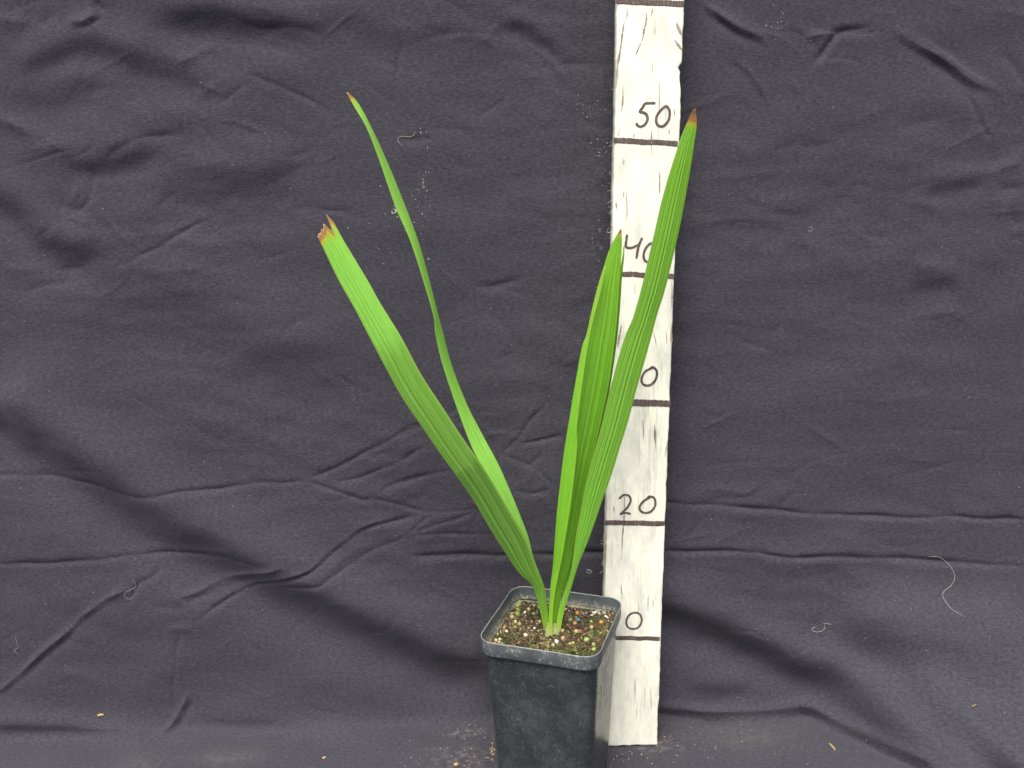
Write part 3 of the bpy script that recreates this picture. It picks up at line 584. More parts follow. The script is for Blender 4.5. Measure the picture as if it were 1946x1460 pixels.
scatter('lime_crust', 560, .0004, .0016, lime_m, 6, 'pale crusty lime crumbs along the edge of the soil', 'lime crust', lambda x, y: 1.0 if (x < -.036 or y > .037) else (.25 if (y < -.037 and -.02 < x < .01) else 0.07), rough=.5, lift=.6)

def tube(pts, rad, n=90, k=5, tp=True):     # thin round fibre through points; returns verts, faces
    P = spline([tuple(p) for p in pts], n); vv, ff = [], []; pv = None
    for i in range(n):
        t = Vector(P[min(i + 1, n - 1)] - P[max(i - 1, 0)]).normalized(); a_ = t.cross(Vector((.31, -.9, .3))).normalized(); b2 = t.cross(a_)
        r_ = rad * (min(1, .25 + min(i, n - 1 - i) / n * 8) if tp else 1)
        for q in range(k): vv.append(tuple(Vector(P[i]) + (a_ * math.cos(q * 6.2832 / k) + b2 * math.sin(q * 6.2832 / k)) * r_))
    for i in range(n - 1):
        for q in range(k): ff.append((i * k + q, i * k + (q + 1) % k, (i + 1) * k + (q + 1) % k, (i + 1) * k + q))
    ff.append(tuple(reversed(range(k)))); ff.append(tuple((n - 1) * k + q for q in range(k)))
    return vv, ff
def plain(name, c, rough=.7, spec=.3, c2=None, sc_=600):
    m = N(name); n1 = m.noise(m.coord('Object'), sc_, 3, .6)
    m.bsdf(m.mix(m.rng(n1, .3, .7), c, c2 or tuple(q * .6 for q in c[:3]) + (1,)), rough, spec, m.bump(n1, .0003, .5)); return m.m
straw_m = plain('dry_straw', (.50, .36, .17, 1)); 
# dry fibres on the soil
vv, ff = [], []; rr = random.Random(4)
def soil_px(px, py, up=0.0):
    p = at_z(px, py, SOIL_Z); q = RZM.inverted() @ (p - PC); return Vector((q.x, q.y, float(soil_h(q.x, q.y)) + up))
cw = lambda x, y: (920 + x / 6.95, 1100 + y / 6.95)
fibres = [[(700, 770), (800, 840)], [(720, 850), (870, 885)], [(690, 870), (860, 905)], [(740, 900), (880, 860)], [(760, 930), (870, 930)], [(1350, 400), (1380, 490), (1415, 570)], [(560, 700), (600, 800), (610, 890)], [(1290, 760), (1400, 730), (1450, 745)], [(1530, 690), (1570, 760), (1500, 800)],
          [(1180, 960), (1260, 920)], [(1560, 830), (1600, 720)], [(480, 510), (540, 500)], [(1390, 790), (1440, 830)], [(880, 880), (1000, 950)], [(690, 470), (700, 510)], [(300, 560), (330, 610)], [(1490, 900), (1560, 830)], [(610, 840), (660, 760)], [(1180, 780), (1310, 740)], [(1640, 640), (1560, 780)]]
for k in range(70):
    x, y = rr.uniform(100, 1600), rr.uniform(300, 950); a_ = rr.uniform(0, 3.14); l_ = rr.uniform(20, 60); fibres.append([(x, y), (x + l_ * math.cos(a_), y + l_ * .5 * math.sin(a_))])
for fb in fibres:
    pts = [soil_px(*cw(x, y), .0012 + rr.random() * .0015) for x, y in fb]
    if any(max(abs(p.x), abs(p.y)) > SB / 2 - .003 for p in pts): continue
    if len(pts) == 2: pts.insert(1, (pts[0] + pts[1]) / 2 + Vector((rr.uniform(-1, 1), rr.uniform(-1, 1), 1)) * .0008)
    v, f = tube(pts, rr.uniform(.00012, .00026), 8, 4); o_ = len(vv); vv += v; ff += [tuple(i + o_ for i in q) for q in f]
fo = mesh_obj('dry_fibres', vv, ff, straw_m); fo.location = PC; fo.rotation_euler = (0, 0, POT_R); tag(fo, 'dry tan root fibres and straw bits on the soil', 'fibres', kind='stuff')

# pellets and grains, one by one
PM = {'tan': (plain('tan_pellet', (0.40, 0.28, 0.13, 1), .45, .5, (.36, .24, .09, 1)), 'tan fertiliser pellet lying on the dark soil', 'fertiliser pellet', 'tan fertiliser pellets'),
      'orange': (plain('orange_pellet', (0.45, 0.21, 0.04, 1), .4, .5, (.42, .20, .04, 1)), 'orange fertiliser pellet lying on the dark soil', 'fertiliser pellet', 'orange fertiliser pellets'),
      'yellow': (plain('yellow_pellet', (0.46, 0.37, 0.12, 1), .45, .5, (.44, .36, .10, 1)), 'yellowish fertiliser pellet lying on the dark soil', 'fertiliser pellet', 'yellow fertiliser pellets'),
      'olive': (plain('olive_pellet', (.26, .27, .08, 1), .5, .45, (.16, .18, .05, 1)), 'olive green weathered pellet lying on the dark soil', 'fertiliser pellet', 'olive pellets'),
      'green': (plain('green_pellet', (.32, .40, .12, 1), .45, .5, (.20, .32, .06, 1)), 'pale green algae-covered pellet lying on the dark soil', 'fertiliser pellet', 'pale green pellets'),
      'cream': (plain('cream_grain', (.66, .60, .42, 1), .6, .4, (.5, .45, .3, 1)), 'cream coloured grain lying on the dark soil', 'grain', 'cream grains'),
      'white': (plain('white_perlite', (.80, .78, .74, 1), .85, .3, (.6, .58, .54, 1)), 'white perlite grain lying on the dark soil', 'perlite', 'white perlite grains'),
      'blue': (plain('blue_pellet', (.05, .27, .60, 1), .35, .5, (.03, .2, .5, 1)), 'bright blue pellet, the only blue one on the soil', 'fertiliser pellet', None)}
NM = {'cream': 'soil_grain', 'white': 'perlite_grain'}
pel = [(385, 280, 25, 'green'), (375, 358, 32, 'green'), (455, 415, 30, 'olive'), (440, 485, 42, 'olive'), (370, 540, 30, 'tan'), (410, 570, 25, 'cream'), (412, 628, 24, 'tan'), (470, 600, 33, 'olive'), (590, 435, 26, 'yellow'), (625, 560, 22, 'orange'), (735, 575, 25, 'yellow'), (265, 645, 19, 'orange'), (290, 705, 30, 'white'), (205, 800, 24, 'cream'), (540, 462, 25, 'white'), (508, 255, 15, 'white'), (590, 665, 22, 'olive'), (730, 695, 28, 'green'), (665, 688, 19, 'white'), (545, 785, 32, 'cream'), (100, 815, 22, 'yellow'),
       (1230, 468, 32, 'orange'), (1212, 500, 18, 'green'), (1242, 545, 27, 'blue'), (1198, 612, 30, 'tan'), (1100, 650, 21, 'orange'), (1140, 575, 33, 'olive'), (1220, 725, 32, 'tan'), (1035, 745, 27, 'tan'), (1045, 830, 31, 'tan'), (1250, 830, 21, 'orange'), (1420, 690, 28, 'tan'), (1545, 635, 30, 'orange'), (1415, 600, 21, 'green'), (1355, 860, 36, 'green'), (1445, 905, 28, 'green'), (1450, 955, 29, 'green'), (1135, 885, 21, 'green'), (1175, 895, 20, 'yellow'), (965, 868, 30, 'white'), (915, 915, 26, 'green'),
       (1440, 450, 24, 'white'), (1488, 412, 24, 'white'), (1420, 487, 17, 'white'), (1482, 470, 22, 'white'), (1612, 550, 26, 'white'), (1640, 592, 17, 'cream'), (1490, 305, 20, 'white'), (1585, 345, 17, 'white'), (1680, 655, 14, 'cream'), (700, 895, 22, 'green'), (1280, 770, 18, 'yellow'), (430, 290, 18, 'green'), (545, 320, 15, 'yellow'), (1165, 550, 14, 'tan'), (1010, 700, 16, 'tan'), (520, 690, 14, 'tan'), (330, 470, 14, 'tan'), (1330, 640, 15, 'olive'), (1500, 720, 16, 'yellow'), (1380, 620, 12, 'yellow'), (620, 740, 13, 'tan'), (250, 560, 12, 'cream'), (1120, 760, 13, 'cream'), (1340, 310, 14, 'cream'), (640, 330, 12, 'tan'), (1000, 360, 13, 'tan')]
pel_objs = []
pel = [p for p in pel if p[2] > 16]
for i, (x, y, r_, kd) in enumerate(pel):
    q = soil_px(*cw(x, y)); rad = r_ / 6.95 / 2150
    if max(abs(q.x), abs(q.y)) > SB / 2 - .004: q.x = max(min(q.x, SB / 2 - .004), -SB / 2 + .004); q.y = max(min(q.y, SB / 2 - .004), -SB / 2 + .004)
    mt, lb, ct, gr = PM[kd]
    v = lump(rad, 300 + i, .5 if kd == 'white' else .16, I2, (1, .8, .7) if kd in ('white', 'cream') else (1, 1, .93))
    w = pot_w(q.x, q.y, float(soil_h(q.x, q.y)) + rad * .62)
    o = mesh_obj(NM.get(kd, 'fertiliser_pellet'), v, I2[1], mt); o.location = w
    pel_objs.append((o, kd, r_, q, ct))

KIND = {'tan': 'tan fertiliser pellet', 'orange': 'orange fertiliser pellet', 'yellow': 'yellowish fertiliser pellet', 'olive': 'olive green pellet', 'green': 'pale green algae-covered pellet', 'cream': 'cream coloured grain', 'white': 'white perlite grain', 'blue': 'bright blue fertiliser pellet'}
qb = soil_px(*cw(1242, 545)); ql = soil_px(1050, 1208); cnt = {}
for o, kd, r_, q, ct in pel_objs:
    size = 'large ' if r_ >= 29 else 'tiny ' if r_ <= 16 else 'small ' if r_ <= 21 else ''
    if kd == 'blue': lab = 'bright blue fertiliser pellet, the only blue one on the soil'
    else:
        if math.hypot(q.x - ql.x, q.y - ql.y) < .013: zone = 'close to the leaf bases'
        elif math.hypot(q.x - qb.x, q.y - qb.y) < .011: zone = 'right beside the blue pellet'
        elif max(abs(q.x), abs(q.y)) > .027: zone = ('along the pot wall nearest the board' if q.x > 0 else 'along the pot wall farthest from the board') if abs(q.x) > abs(q.y) else ('along the pot wall nearest the cloth' if q.y > 0 else 'along the pot wall farthest from the cloth')
        else: zone = 'between the seedling and the ' + ('pot wall nearest the board' if q.x > abs(q.y) else 'pot wall farthest from the board' if -q.x > abs(q.y) else 'pot wall nearest the cloth' if q.y > 0 else 'pot wall farthest from the cloth')
        lab = size + KIND[kd] + ' ' + zone
    cnt.setdefault(lab, []).append(o); tag(o, lab, ct, {'white': 'white perlite grains on the soil', 'cream': 'cream grains on the soil'}.get(kd, 'fertiliser pellets on the soil'))

# ------------------------------------------------------------------ seedling
plant = empty('palm_seedling', tuple(soil_px(1050, 1208))); plant.location = pot_w(*soil_px(1050, 1208))
tag(plant, 'young palm seedling with long pleated green strap leaves growing in the pot', 'seedling')

def leaf_mat(name, along, streak, pleats, tipv=None, margin=None, specks=False, transl=0.28, rough=0.36, basev=0.10, vein=0.35):
    m = N(name); uvn = m.n('ShaderNodeUVMap', uv_map='UVMap').outputs[0]; s = m.n('ShaderNodeSeparateXYZ'); m.l(uvn, s.inputs[0]); u, v = s.outputs[0], s.outputs[1]
    n1 = m.noise(m.mapv(uvn, (60, 3.0, 1)), 1.0, 3, .6); n2 = m.noise(m.mapv(uvn, (7, 30, 1)), 1.0, 4, .6); n3 = m.noise(m.mapv(uvn, (150, 7, 1)), 1.0, 2, .5)
    c = m.ramp(v, [(p_, tuple(min(1, q * g_) for q, g_ in zip(k_[:3], (1.4, 1.30, 0.95))) + (1,)) for p_, k_ in along])
    st = m.noise(m.mapv(uvn, (pleats * 2.6, .25, 1), (pleats, 0, 0)), 1.0, 2, .5)
    c = m.mix(m.math('MULTIPLY', m.rng(st, .40, .62), vein + .15), c, streak)
    ln = m.rng(m.math('ABSOLUTE', m.math('SUBTRACT', m.noise(m.mapv(uvn, (pleats * 3.4, .12, 1), (0, pleats, 0)), 1.0, 1, .5), .5)), .03, .0)
    c = m.mix(m.math('MULTIPLY', ln, .28), c, (.05, .14, .015, 1))
    c = m.mix(m.math('MULTIPLY', m.rng(n1, .45, .75), .40), c, streak)
    c = m.mix(m.math('MULTIPLY', m.rng(n3, .52, .75), .18), c, (.03, .10, .012, 1))
    c = m.mix(m.math('MULTIPLY', m.rng(n2, .5, .8), .22), c, (.06, .16, .02, 1))
    if specks:
        sp1 = m.math('MULTIPLY', m.rng(m.noise(m.mapv(uvn, (26, 110, 1)), 1.0, 2, .6), .60, .68), m.math('MULTIPLY', m.rng(m.math('ABSOLUTE', m.math('SUBTRACT', u, .47)), .035, .01), m.rng(v, .30, .42)))
        sp2 = m.math('MULTIPLY', m.rng(m.noise(m.mapv(uvn, (26, 130, 1), (5, 3, 0)), 1.0, 2, .6), .58, .66), m.math('MULTIPLY', m.rng(m.math('ABSOLUTE', m.math('SUBTRACT', u, .27)), .03, .01), m.math('MULTIPLY', m.rng(v, .25, .40), m.rng(v, .75, .65))))
        c = m.mix(m.math('MAXIMUM', sp1, sp2), c, (.52, .36, .06, 1))
    if margin:
        e = m.math('MINIMUM', u, m.math('SUBTRACT', 1.0, u)); c = m.mix(m.math('MULTIPLY', m.rng(e, .03, .008), .75), c, margin)
    if tipv:
        f = m.math('ADD', v, m.math('MULTIPLY', m.math('SUBTRACT', n1, .5), .02))
        dry = m.ramp(m.rng(v, tipv, 1.0), [(0, S(160, 92, 42)), (.3, S(186, 132, 84)), (.7, S(168, 122, 82)), (1, S(170, 138, 100))])
        c = m.mix(m.rng(f, tipv - .012, tipv - .002), c, S(190, 190, 60)); c = m.mix(m.rng(f, tipv, tipv + .004), c, dry)
    n6 = m.noise(m.mapv(uvn, (9, 22, 1), (3, 1, 0)), 1.0, 5, .65); rg = m.rng(n6, .3, .7, rough - .07, rough + .16)
    c = m.mix(m.math('MULTIPLY', m.rng(m.noise(m.mapv(uvn, (55, 240, 1)), 1.0, 2, .6), .70, .76), .4), c, S(190, 200, 130))
    h = m.math('ADD', m.math('MULTIPLY', n3, .5), n1)
    p = m.n('ShaderNodeBsdfPrincipled'); m.l(c, p.inputs['Base Color']); m.l(rg, p.inputs['Roughness']); p.inputs['Specular IOR Level'].default_value = .45; m.l(m.bump(h, .0003, .6), p.inputs['Normal'])
    t = m.n('ShaderNodeBsdfTranslucent'); m.l(m.mix(.5, c, (.30, .52, .05, 1)), t.inputs[0])
    mx = m.n('ShaderNodeMixShader'); mx.inputs[0].default_value = transl; m.l(p.outputs[0], mx.inputs[1]); m.l(t.outputs[0], mx.inputs[2]); m.l(mx.outputs[0], m.out.inputs[0])
    return m.m

def leaf(L, R, yL, yR, mat, pleats=6, amp=.0006, arch=.0, vend=None, nv=150, nu=44, th=.00028, label=None, wave=0.0, seed=0):
    """L, R: margins base to tip; yL, yR: depth of each margin along the leaf (even steps)."""
    PL, PR = spline(L, nv), spline(R, nv)
    us = np.linspace(0, 1, nu); vs_ = np.linspace(0, 1, nv)
    dl_ = np.interp(vs_, np.linspace(0, 1, len(yL)), yL); dr_ = np.interp(vs_, np.linspace(0, 1, len(yR)), yR)
    k5 = np.ones(15) / 15; sm = lambda q: np.convolve(np.pad(q, 7, mode='edge'), k5, 'valid')
    dl_, dr_ = sm(dl_), sm(dr_)
    A = np.array([at_y(PL[i, 0], PL[i, 1], dl_[i]) for i in range(nv)]); B = np.array([at_y(PR[i, 0], PR[i, 1], dr_[i]) for i in range(nv)])
    C = (A + B) / 2; Tn = np.gradient(C, axis=0); Tn /= np.linalg.norm(Tn, axis=1)[:, None]
    W = B - A; wid = np.linalg.norm(W, axis=1); Nn = np.cross(Tn, W); Nn /= np.linalg.norm(Nn, axis=1)[:, None] + 1e-12
    flip = np.sign(np.einsum('ij,ij->i', Nn, np.array(CAM) - C)); Nn *= flip[:, None]
    ve = np.interp(us, *vend) if vend else np.ones(nu)
    pts = np.zeros((nv, nu, 3)); nrm = np.zeros((nv, nu, 3)); uv = np.zeros((nv, nu, 2))
    for j, u in enumerate(us):
        vv_ = vs_ * ve[j]
        ip = lambda M: np.stack([np.interp(vv_, vs_, M[:, q]) for q in range(3)], 1)
        a_, w_, n_ = ip(A), ip(W), ip(Nn); wd = np.interp(vv_, vs_, wid)
        uw = u + .07 * math.sin(5.1 * u + seed + pleats) + .025 * math.sin(13 * u + 2 * seed); tri = (2 / np.pi * np.arcsin(.97 * np.sin(2 * np.pi * pleats * uw)) * (.65 + .45 * math.sin(7 * u + pleats)) + .3 * math.sin(2 * np.pi * pleats * 2.3 * uw))
        ed = min(1, u / .06, (1 - u) / .06)
        off = amp * tri * ed * np.minimum(1, wd / .016) + arch * wd * (1 - (2 * u - 1) ** 2) + wave * wd * np.sin(vv_ * 9 + seed) * (u - .5)
        pts[:, j] = a_ + w_ * u + n_ * off[:, None]; nrm[:, j] = n_; uv[:, j, 0] = u; uv[:, j, 1] = vs_
    bk = pts - nrm * th
    n0 = nv * nu; V_ = np.vstack([pts.reshape(-1, 3), bk.reshape(-1, 3)]); UVs = np.vstack([uv.reshape(-1, 2)] * 2)
    f1 = grid_faces(nv, nu); f2 = grid_faces(nv, nu, n0)[:, ::-1]; bd_ = []
    idx = lambda i, j: i * nu + j
    for i in range(nv - 1):
        bd_ += [(idx(i, 0), idx(i + 1, 0), idx(i + 1, 0) + n0, idx(i, 0) + n0), (idx(i + 1, nu - 1), idx(i, nu - 1), idx(i, nu - 1) + n0, idx(i + 1, nu - 1) + n0)]
    for j in range(nu - 1):
        bd_ += [(idx(0, j + 1), idx(0, j), idx(0, j) + n0, idx(0, j + 1) + n0), (idx(nv - 1, j), idx(nv - 1, j + 1), idx(nv - 1, j + 1) + n0, idx(nv - 1, j) + n0)]
    o = mesh_obj('leaf', V_, [tuple(f) for f in f1] + [tuple(f) for f in f2] + bd_, mat, None, True, UVs)
    adopt(o, plant)
    if label: o['label'] = label
    return o

PY = POT_C[1]
# broken left leaf
AL = [(1036, 1216), (1030, 1180), (1020, 1137), (1010, 1112), (986, 1089), (959, 1049), (931, 1005), (899, 950), (867, 904), (839, 866), (800, 809), (760, 749), (700, 637), (673, 585), (642, 530), (603, 448), (590, 421)]
AR = [(1043, 1214), (1042, 1181), (1038, 1144), (1026, 1104), (1014, 1069), (994, 1017), (966, 969), (939, 922), (911, 878), (879, 832), (839, 771), (800, 711), (762, 640), (724, 578), (697, 530), (652, 455), (634, 421), (624, 403)]
GA = leaf_mat('broken_leaf_green', [(0, S(150, 190, 60)), (.06, S(105, 160, 45)), (.2, S(74, 116, 38)), (.400, S(64, 102, 36)), (.415, S(98, 138, 54)), (.45, S(94, 138, 50)), (.68, S(100, 150, 54)), (.74, S(126, 190, 80)), (.9, S(128, 194, 80)), (1, S(134, 196, 76))], S(146, 202, 98), 5.0, .983, S(150, 165, 70), transl=.2, rough=.33)  # outer third painted paler for reflected sky; the step lower down is pigment
leaf(AL, AR, [PY + .004, PY - .004, PY - .012, PY - .020, PY - .026, PY - .030], [PY + .002, PY - .010, PY - .016, PY - .020, PY - .022, PY - .024], GA, 5, .0002, .03, vend=([0, .05, .09, .14, .24, .29, .33, .42, .50, .54, .60, .70, .735, .76, .80, .86, .90, 1.0], [.967, .966, .971, .969, .971, .977, .973, .976, .984, .982, .974, .965, .962, .975, .988, .999, .990, .974]), nu=64, label='broad leaf with a torn brown end')
# thin twisted left leaf
BL_ = [(1037, 1212), (1032, 1170), (1024, 1120), (1010, 1075), (990, 1030), (968, 985), (945, 940), (915, 885), (895, 846), (863, 759), (839, 684), (828, 632), (824, 599), (803, 527), (779, 455), (752, 393), (721, 304), (697, 243), (673, 202), (659, 176)]
BR_ = [(1043, 1212), (1042, 1170), (1037, 1125), (1026, 1092), (1014, 1060), (1004, 1020), (986, 973), (970, 934), (947, 882), (919, 830), (887, 767), (859, 695), (842, 632), (833, 599), (814, 524), (794, 455), (763, 373), (732, 298), (701, 232), (680, 195), (662, 176)]
GB = leaf_mat('thin_leaf_green', [(0, S(150, 200, 60)), (.1, S(104, 164, 52)), (.35, S(134, 198, 84)), (.52, S(124, 190, 68)), (.75, S(132, 192, 82)), (1, S(140, 194, 92))], S(158, 214, 110), 3.0, .986, None, transl=.25, rough=.36)
leaf(BL_, BR_, [PY + .005, PY + .006, PY + .008, PY + .010, PY + .014, PY + .018, PY + .020], [PY + .007, PY + .012, PY + .018, PY + .026, PY + .028, PY + .030, PY + .024], GB, 3, .0002, .05, nu=30, label='narrow twisted leaf with a small dry tip')
# middle leaf: pleated half behind, folded bright half in front, and the small second lobe
DOL = [(1042, 1212), (1042, 1184), (1044, 1148), (1046, 1114), (1050, 1080), (1054, 1029), (1058, 977), (1064, 922), (1072, 858), (1082, 795), (1092, 735), (1105, 664), (1114, 637), (1124, 592), (1136, 544), (1147, 508)]
DIR = [(1050, 1212), (1050, 1170), (1054, 1128), (1062, 1089), (1070, 1049), (1078, 1001), (1086, 950), (1093, 890), (1097, 842), (1096, 815), (1101, 771), (1111, 699), (1124, 622), (1139, 565), (1148, 525), (1152, 505)]
DL_ = [(1044, 1212), (1045, 1180), (1047, 1140), (1051, 1100), (1057, 1050), (1064, 990), (1072, 922), (1080, 858), (1090, 795), (1099, 735), (1112, 664), (1124, 610), (1136, 552), (1149, 502), (1158, 475), (1170, 451), (1179, 436)]
DR_ = [(1059, 1212), (1059, 1176), (1064, 1145), (1070, 1116), (1080, 1085), (1090, 1040), (1103, 970), (1116, 915), (1128, 865), (1141, 811), (1152, 760), (1160, 719), (1167, 664), (1173, 610), (1177, 550), (1180, 500), (1182, 460), (1181, 436)]
GD = leaf_mat('middle_leaf_green', [(0, S(205, 220, 130)), (.03, S(160, 215, 60)), (.14, S(120, 185, 42)), (.35, S(108, 166, 40)), (.7, S(106, 164, 40)), (1, S(118, 176, 48))], S(130, 190, 72), 4.0, .988, S(130, 150, 40), transl=.24, rough=.33)
leaf(DL_, DR_, [PY - .001, PY - .002, PY, PY + .004, PY + .010, PY + .016], [PY + .002, PY + .003, PY + .006, PY + .010, PY + .014, PY + .017], GD, 4, .00022, .03, nu=56, label='pointed pleated leaf standing in the middle')
GD1 = leaf_mat('folded_leaf_green', [(0, S(205, 220, 130)), (.04, S(160, 215, 60)), (.2, S(114, 178, 44)), (.6, S(112, 176, 44)), (1, S(128, 162, 52))], S(140, 200, 70), 2.0, None, S(160, 190, 60), transl=.3, rough=.36)
leaf(DOL, DIR, [PY - .004, PY - .007, PY - .008, PY - .006, PY, PY + .008], [PY - .006, PY - .013, PY - .014, PY - .010, PY - .002, PY + .007], GD1, 2, .0002, .05, nu=30, label='bright narrow leaf margin folded over the middle leaf')
LL = [(1062, 1180), (1072, 1110), (1090, 1020), (1110, 930), (1130, 840), (1148, 750), (1160, 660), (1170, 580), (1178, 520), (1183, 485), (1185, 467)]
LR = [(1064, 1182), (1078, 1110), (1098, 1020), (1120, 930), (1142, 830), (1158, 745), (1171, 660), (1178, 590), (1182, 530), (1186, 490), (1187, 467)]
leaf(LL, LR, [PY + .006, PY + .012, PY + .020, PY + .024, PY + .026], [PY + .008, PY + .016, PY + .024, PY + .026, PY + .026], GD, 2, .0002, .04, nu=20, label='slender pointed lobe behind the middle leaf')
# right leaf in front of the board
CL_ = [(1055, 1213), (1057, 1192), (1062, 1158), (1074, 1122), (1082, 1097), (1088, 1069), (1094, 1021), (1102, 977), (1113, 922), (1125, 874), (1141, 818), (1153, 767), (1165, 719), (1177, 675), (1191, 632), (1204, 602), (1222, 537), (1234, 485), (1246, 434), (1256, 389), (1270, 338), (1283, 297), (1295, 259), (1307, 232), (1314, 216), (1321, 207)]
CR_ = [(1064, 1215), (1066, 1194), (1073, 1158), (1085, 1119), (1094, 1089), (1103, 1063), (1114, 1037), (1129, 997), (1145, 950), (1161, 906), (1177, 854), (1193, 803), (1209, 743), (1225, 687), (1238, 640), (1249, 598), (1263, 554), (1276, 502), (1290, 441), (1299, 396), (1307, 352), (1314, 311), (1319, 276), (1323, 249), (1324, 228), (1322, 207)]
GC = leaf_mat('right_leaf_green', [(0, S(190, 215, 110)), (.04, S(140, 205, 56)), (.15, S(112, 180, 50)), (.35, S(104, 160, 46)), (.75, S(110, 168, 46)), (.95, S(120, 182, 46)), (1, S(120, 180, 50))], S(138, 192, 92), 4.5, .972, S(150, 160, 80), True, transl=.22, rough=.33)
leaf(CL_, CR_, [PY - .004, PY - .006, PY - .008, PY - .006, PY, PY + .006, PY + .012], [PY - .003, PY - .004, PY - .003, PY + .002, PY + .010, PY + .016, PY + .014], GC, 4.5, .00022, .03, nu=64, label='long leaf with a dry brown tip in front of the board')
# pale sheath that holds the leaf bases together
bs = plant.location.copy(); rings = []
for k, (z, r_) in enumerate(((-.006, .0052), (-.001, .0056), (.002, .0050), (.006, .0042), (.010, .0034))):
    rings.append([tuple(Vector((r_ * 1.15 * math.cos(q * .3927), r_ * .8 * math.sin(q * .3927), z + .0006 * math.sin(q * 3.1)))) for q in range(16)])
loft('sheath', rings, plain('pale_sheath', (.42, .46, .20, 1), .6, .35, (.30, .30, .14, 1), 400), plant)

# ------------------------------------------------------------------ threads, straw bits and dust on the cloth
thr_m = plain('pale_thread', (.55, .53, .50, 1), .7, .3)
def thread(pts, rad, label, lift=.0006, name='thread'):
    P = [on_cloth(x, y, lift + rad) for x, y in pts]; v, f = tube(P, rad, 60, 5)
    c = P[0]; o = mesh_obj(name, [tuple(Vector(q) - c) for q in v], f, thr_m); o.location = c; tag(o, label, 'thread'); return o
thread(c3([(1045, 655), (1090, 658), (1130, 690), (1148, 730), (1132, 765), (1102, 785), (1096, 808), (1120, 850), (1150, 872), (1172, 887)]), .00014, 'long pale S-shaped thread stuck to the cloth')
thread(c3([(625, 921), (605, 925), (612, 937), (640, 937), (655, 922), (650, 908), (663, 910), (682, 912)]), .00013, 'small looped pale thread stuck to the cloth')
thread(Z2([(600, 402), (577, 378), (575, 358), (600, 348), (640, 352), (662, 340), (668, 318)], 560, 140, 2.92), .00012, 'short hooked pale thread between the two left leaves')
thread(c2([(505, 740), (515, 770), (482, 788), (478, 808), (500, 815), (512, 800)]), .00008, 'faint curly grey fibre lying on a cloth crease')
thread(c2([(60, 960), (70, 1000), (55, 1010), (70, 1030)]), .00009, 'tiny kinked grey fibre on the left of the cloth')
thread(Z2([(895, 12), (915, 8), (940, 22), (925, 36), (905, 30), (915, 20), (935, 12)], 880, 1080, 3.843), .00016, 'little curled white thread between pot and board')
thread(c4([(495, 868), (505, 862), (508, 874), (496, 880), (490, 872)]), .0001, 'tiny ring-shaped fibre on the cloth beside the board')
def chip(px, py, ln, wd, ang, label, name='straw_bit'):
    c = on_cloth(px, py, .0006); v = lump(1, int(px), .2, I2, (1, 1, 1)); 
    x, t = to_cloth(px, py); p2 = cloth_pt(x + .004 * math.cos(ang), t + .004 * math.sin(ang), .0006); ax = (p2 - c).normalized(); up = Vector((0, -1, .05)) if t > 0 else Vector((0, 0, 1)); sd_ = ax.cross(up).normalized(); up = sd_.cross(ax)
    M = Matrix((ax * ln, sd_ * wd, up * wd * .5)).transposed()
    v = I2[0] * (1 + .25 * pnoise(I2[0][:, 0] * 3 + px, I2[0][:, 1] * 2 + I2[0][:, 2], 5))[:, None]
    o = mesh_obj(name, [tuple(M @ Vector(q)) for q in v], I2[1], straw_m); o.location = c; tag(o, label, 'straw bit'); return o
chip(1582, 1420, .0052, .0009, -1.25, 'orange-tan straw splinter lying on the floor cloth')
chip(193, 1357, .0032, .0014, .1, 'pale tan flake on the lower left of the cloth')
chip(1845, 1321, .0030, .0006, .3, 'pale bent straw bit on the right of the cloth')
chip(616, 1439, .0018, .0013, .7, 'small tan crumb on the floor cloth left of the pot')
chip(867, 1455, .0022, .0018, .4, 'cream crumb on the floor cloth close to the pot')
# flecks: uncountable
fm = plain('dust_white', (.62, .60, .55, 1), .9, .2); vv, ff, o_ = [], [], 0; rr = np.random.default_rng(12)
def fleck(px, py, r_, el=1.0):
    global o_
    x, t = to_cloth(px, py)
    if not (-.9 < x < .9): return
    c = np.array(cloth_pt(x, t, r_ * .4)); v = I1[0] * np.array([1, .6, .6]) * r_ * np.array([el, 1, rr.uniform(.6, 1.2)])
    an = rr.uniform(0, 3.14); R = np.array(Matrix.Rotation(an, 3, 'Y' if t > 0 else 'Z')); vv.append(v @ R.T + c); ff.append(I1[1] + o_); o_ += len(v)
for k in range(340): fleck(rr.uniform(0, 1946), rr.uniform(0, 1350), rr.uniform(.00014, .00034), rr.uniform(1, 1.8))
def cl(n, cx, cy, sx, sy, r0=.0002, r1=.0007, el=2.0):
    r0 *= .75; r1 *= .8
    for k in range(n): fleck(rr.normal(cx, sx), rr.normal(cy, sy), r0 + (r1 - r0) * rr.random() ** 2, rr.uniform(1, el))
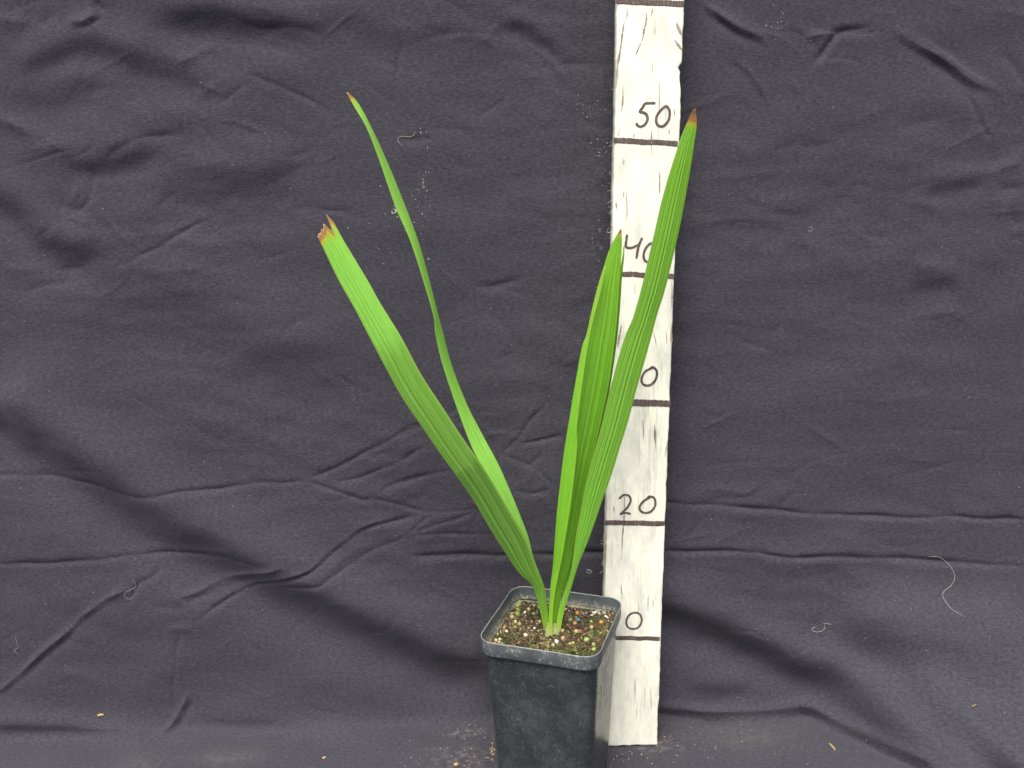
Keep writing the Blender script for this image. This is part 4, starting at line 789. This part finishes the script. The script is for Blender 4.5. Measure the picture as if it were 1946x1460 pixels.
cl(36, 808, 320, 6, 60, .0002, .0007, 2.5); cl(34, 775, 410, 45, 40); cl(30, 690, 470, 60, 40, .0002, .0004); cl(26, 1120, 200, 18, 20, .0002, .0005); cl(26, 1145, 285, 10, 18, .0002, .0006, 3.5); cl(30, 1140, 440, 14, 45, .0002, .0006, 3.5); cl(22, 1478, 40, 12, 20, .0002, .0006, 3)
cl(40, 890, 1392, 30, 9, .00015, .0006); cl(60, 850, 1438, 70, 16, .00015, .0006); cl(34, 1300, 1420, 60, 26, .0002, .0006); cl(40, 1500, 1410, 120, 34, .0002, .0005); cl(20, 640, 1080, 200, 60, .0002, .0004); cl(14, 752, 402, 4, 4, .0004, .0011, 3); cl(16, 800, 395, 12, 20); cl(40, 1200, 1435, 40, 14, .0002, .0007)
fo = mesh_obj('dust_flecks', np.vstack(vv), np.vstack(ff), fm, None, False); tag(fo, 'scattered white dust flecks and lint on the dark cloth', 'dust', kind='stuff')
sm_ = plain('tan_debris', (.45, .33, .20, 1), .9, .2, (.2, .13, .07, 1)); vv, ff, o_ = [], [], 0
cl(26, 937, 1425, 3, 14, .0005, .0016, 2); cl(26, 1148, 1448, 4, 12, .0005, .0018, 2); cl(50, 880, 1445, 50, 12, .0003, .0011); cl(24, 1255, 1410, 14, 8, .0003, .001); cl(10, 1460, 1400, 90, 30, .0003, .0008)
fo = mesh_obj('soil_debris', np.vstack(vv), np.vstack(ff), sm_, None, False); tag(fo, 'tan soil crumbs spilled on the floor cloth round the pot', 'soil crumbs', kind='stuff')
# frayed wood fibres at the left edge of the board
vv, ff = [], []; rr2 = random.Random(9)
for k in range(46):
    y = rr2.choice([rr2.uniform(150, 520), rr2.uniform(330, 520), rr2.uniform(1030, 1130)]); h0 = at_plane(1160, y, 0, LEAN).z; w = (BW0 + (BW1 - BW0) * h0 / .6) / 2
    b0 = bpt(-w + .0004, h0, -rr2.uniform(.001, .015)); d1 = Vector((-rr2.uniform(.001, .0042), rr2.uniform(-.002, .002), rr2.uniform(-.004, .004)))
    v, f = tube([b0, b0 + d1 * .6 + Vector((0, 0, rr2.uniform(-.001, .001))), b0 + d1], rr2.uniform(.00007, .00016), 7, 4); q0 = len(vv); vv += v; ff += [tuple(i + q0 for i in q) for q in f]
fo = mesh_obj('frayed_fibres', vv, ff, thr_m); adopt(fo, bd); fo['kind'] = 'stuff'
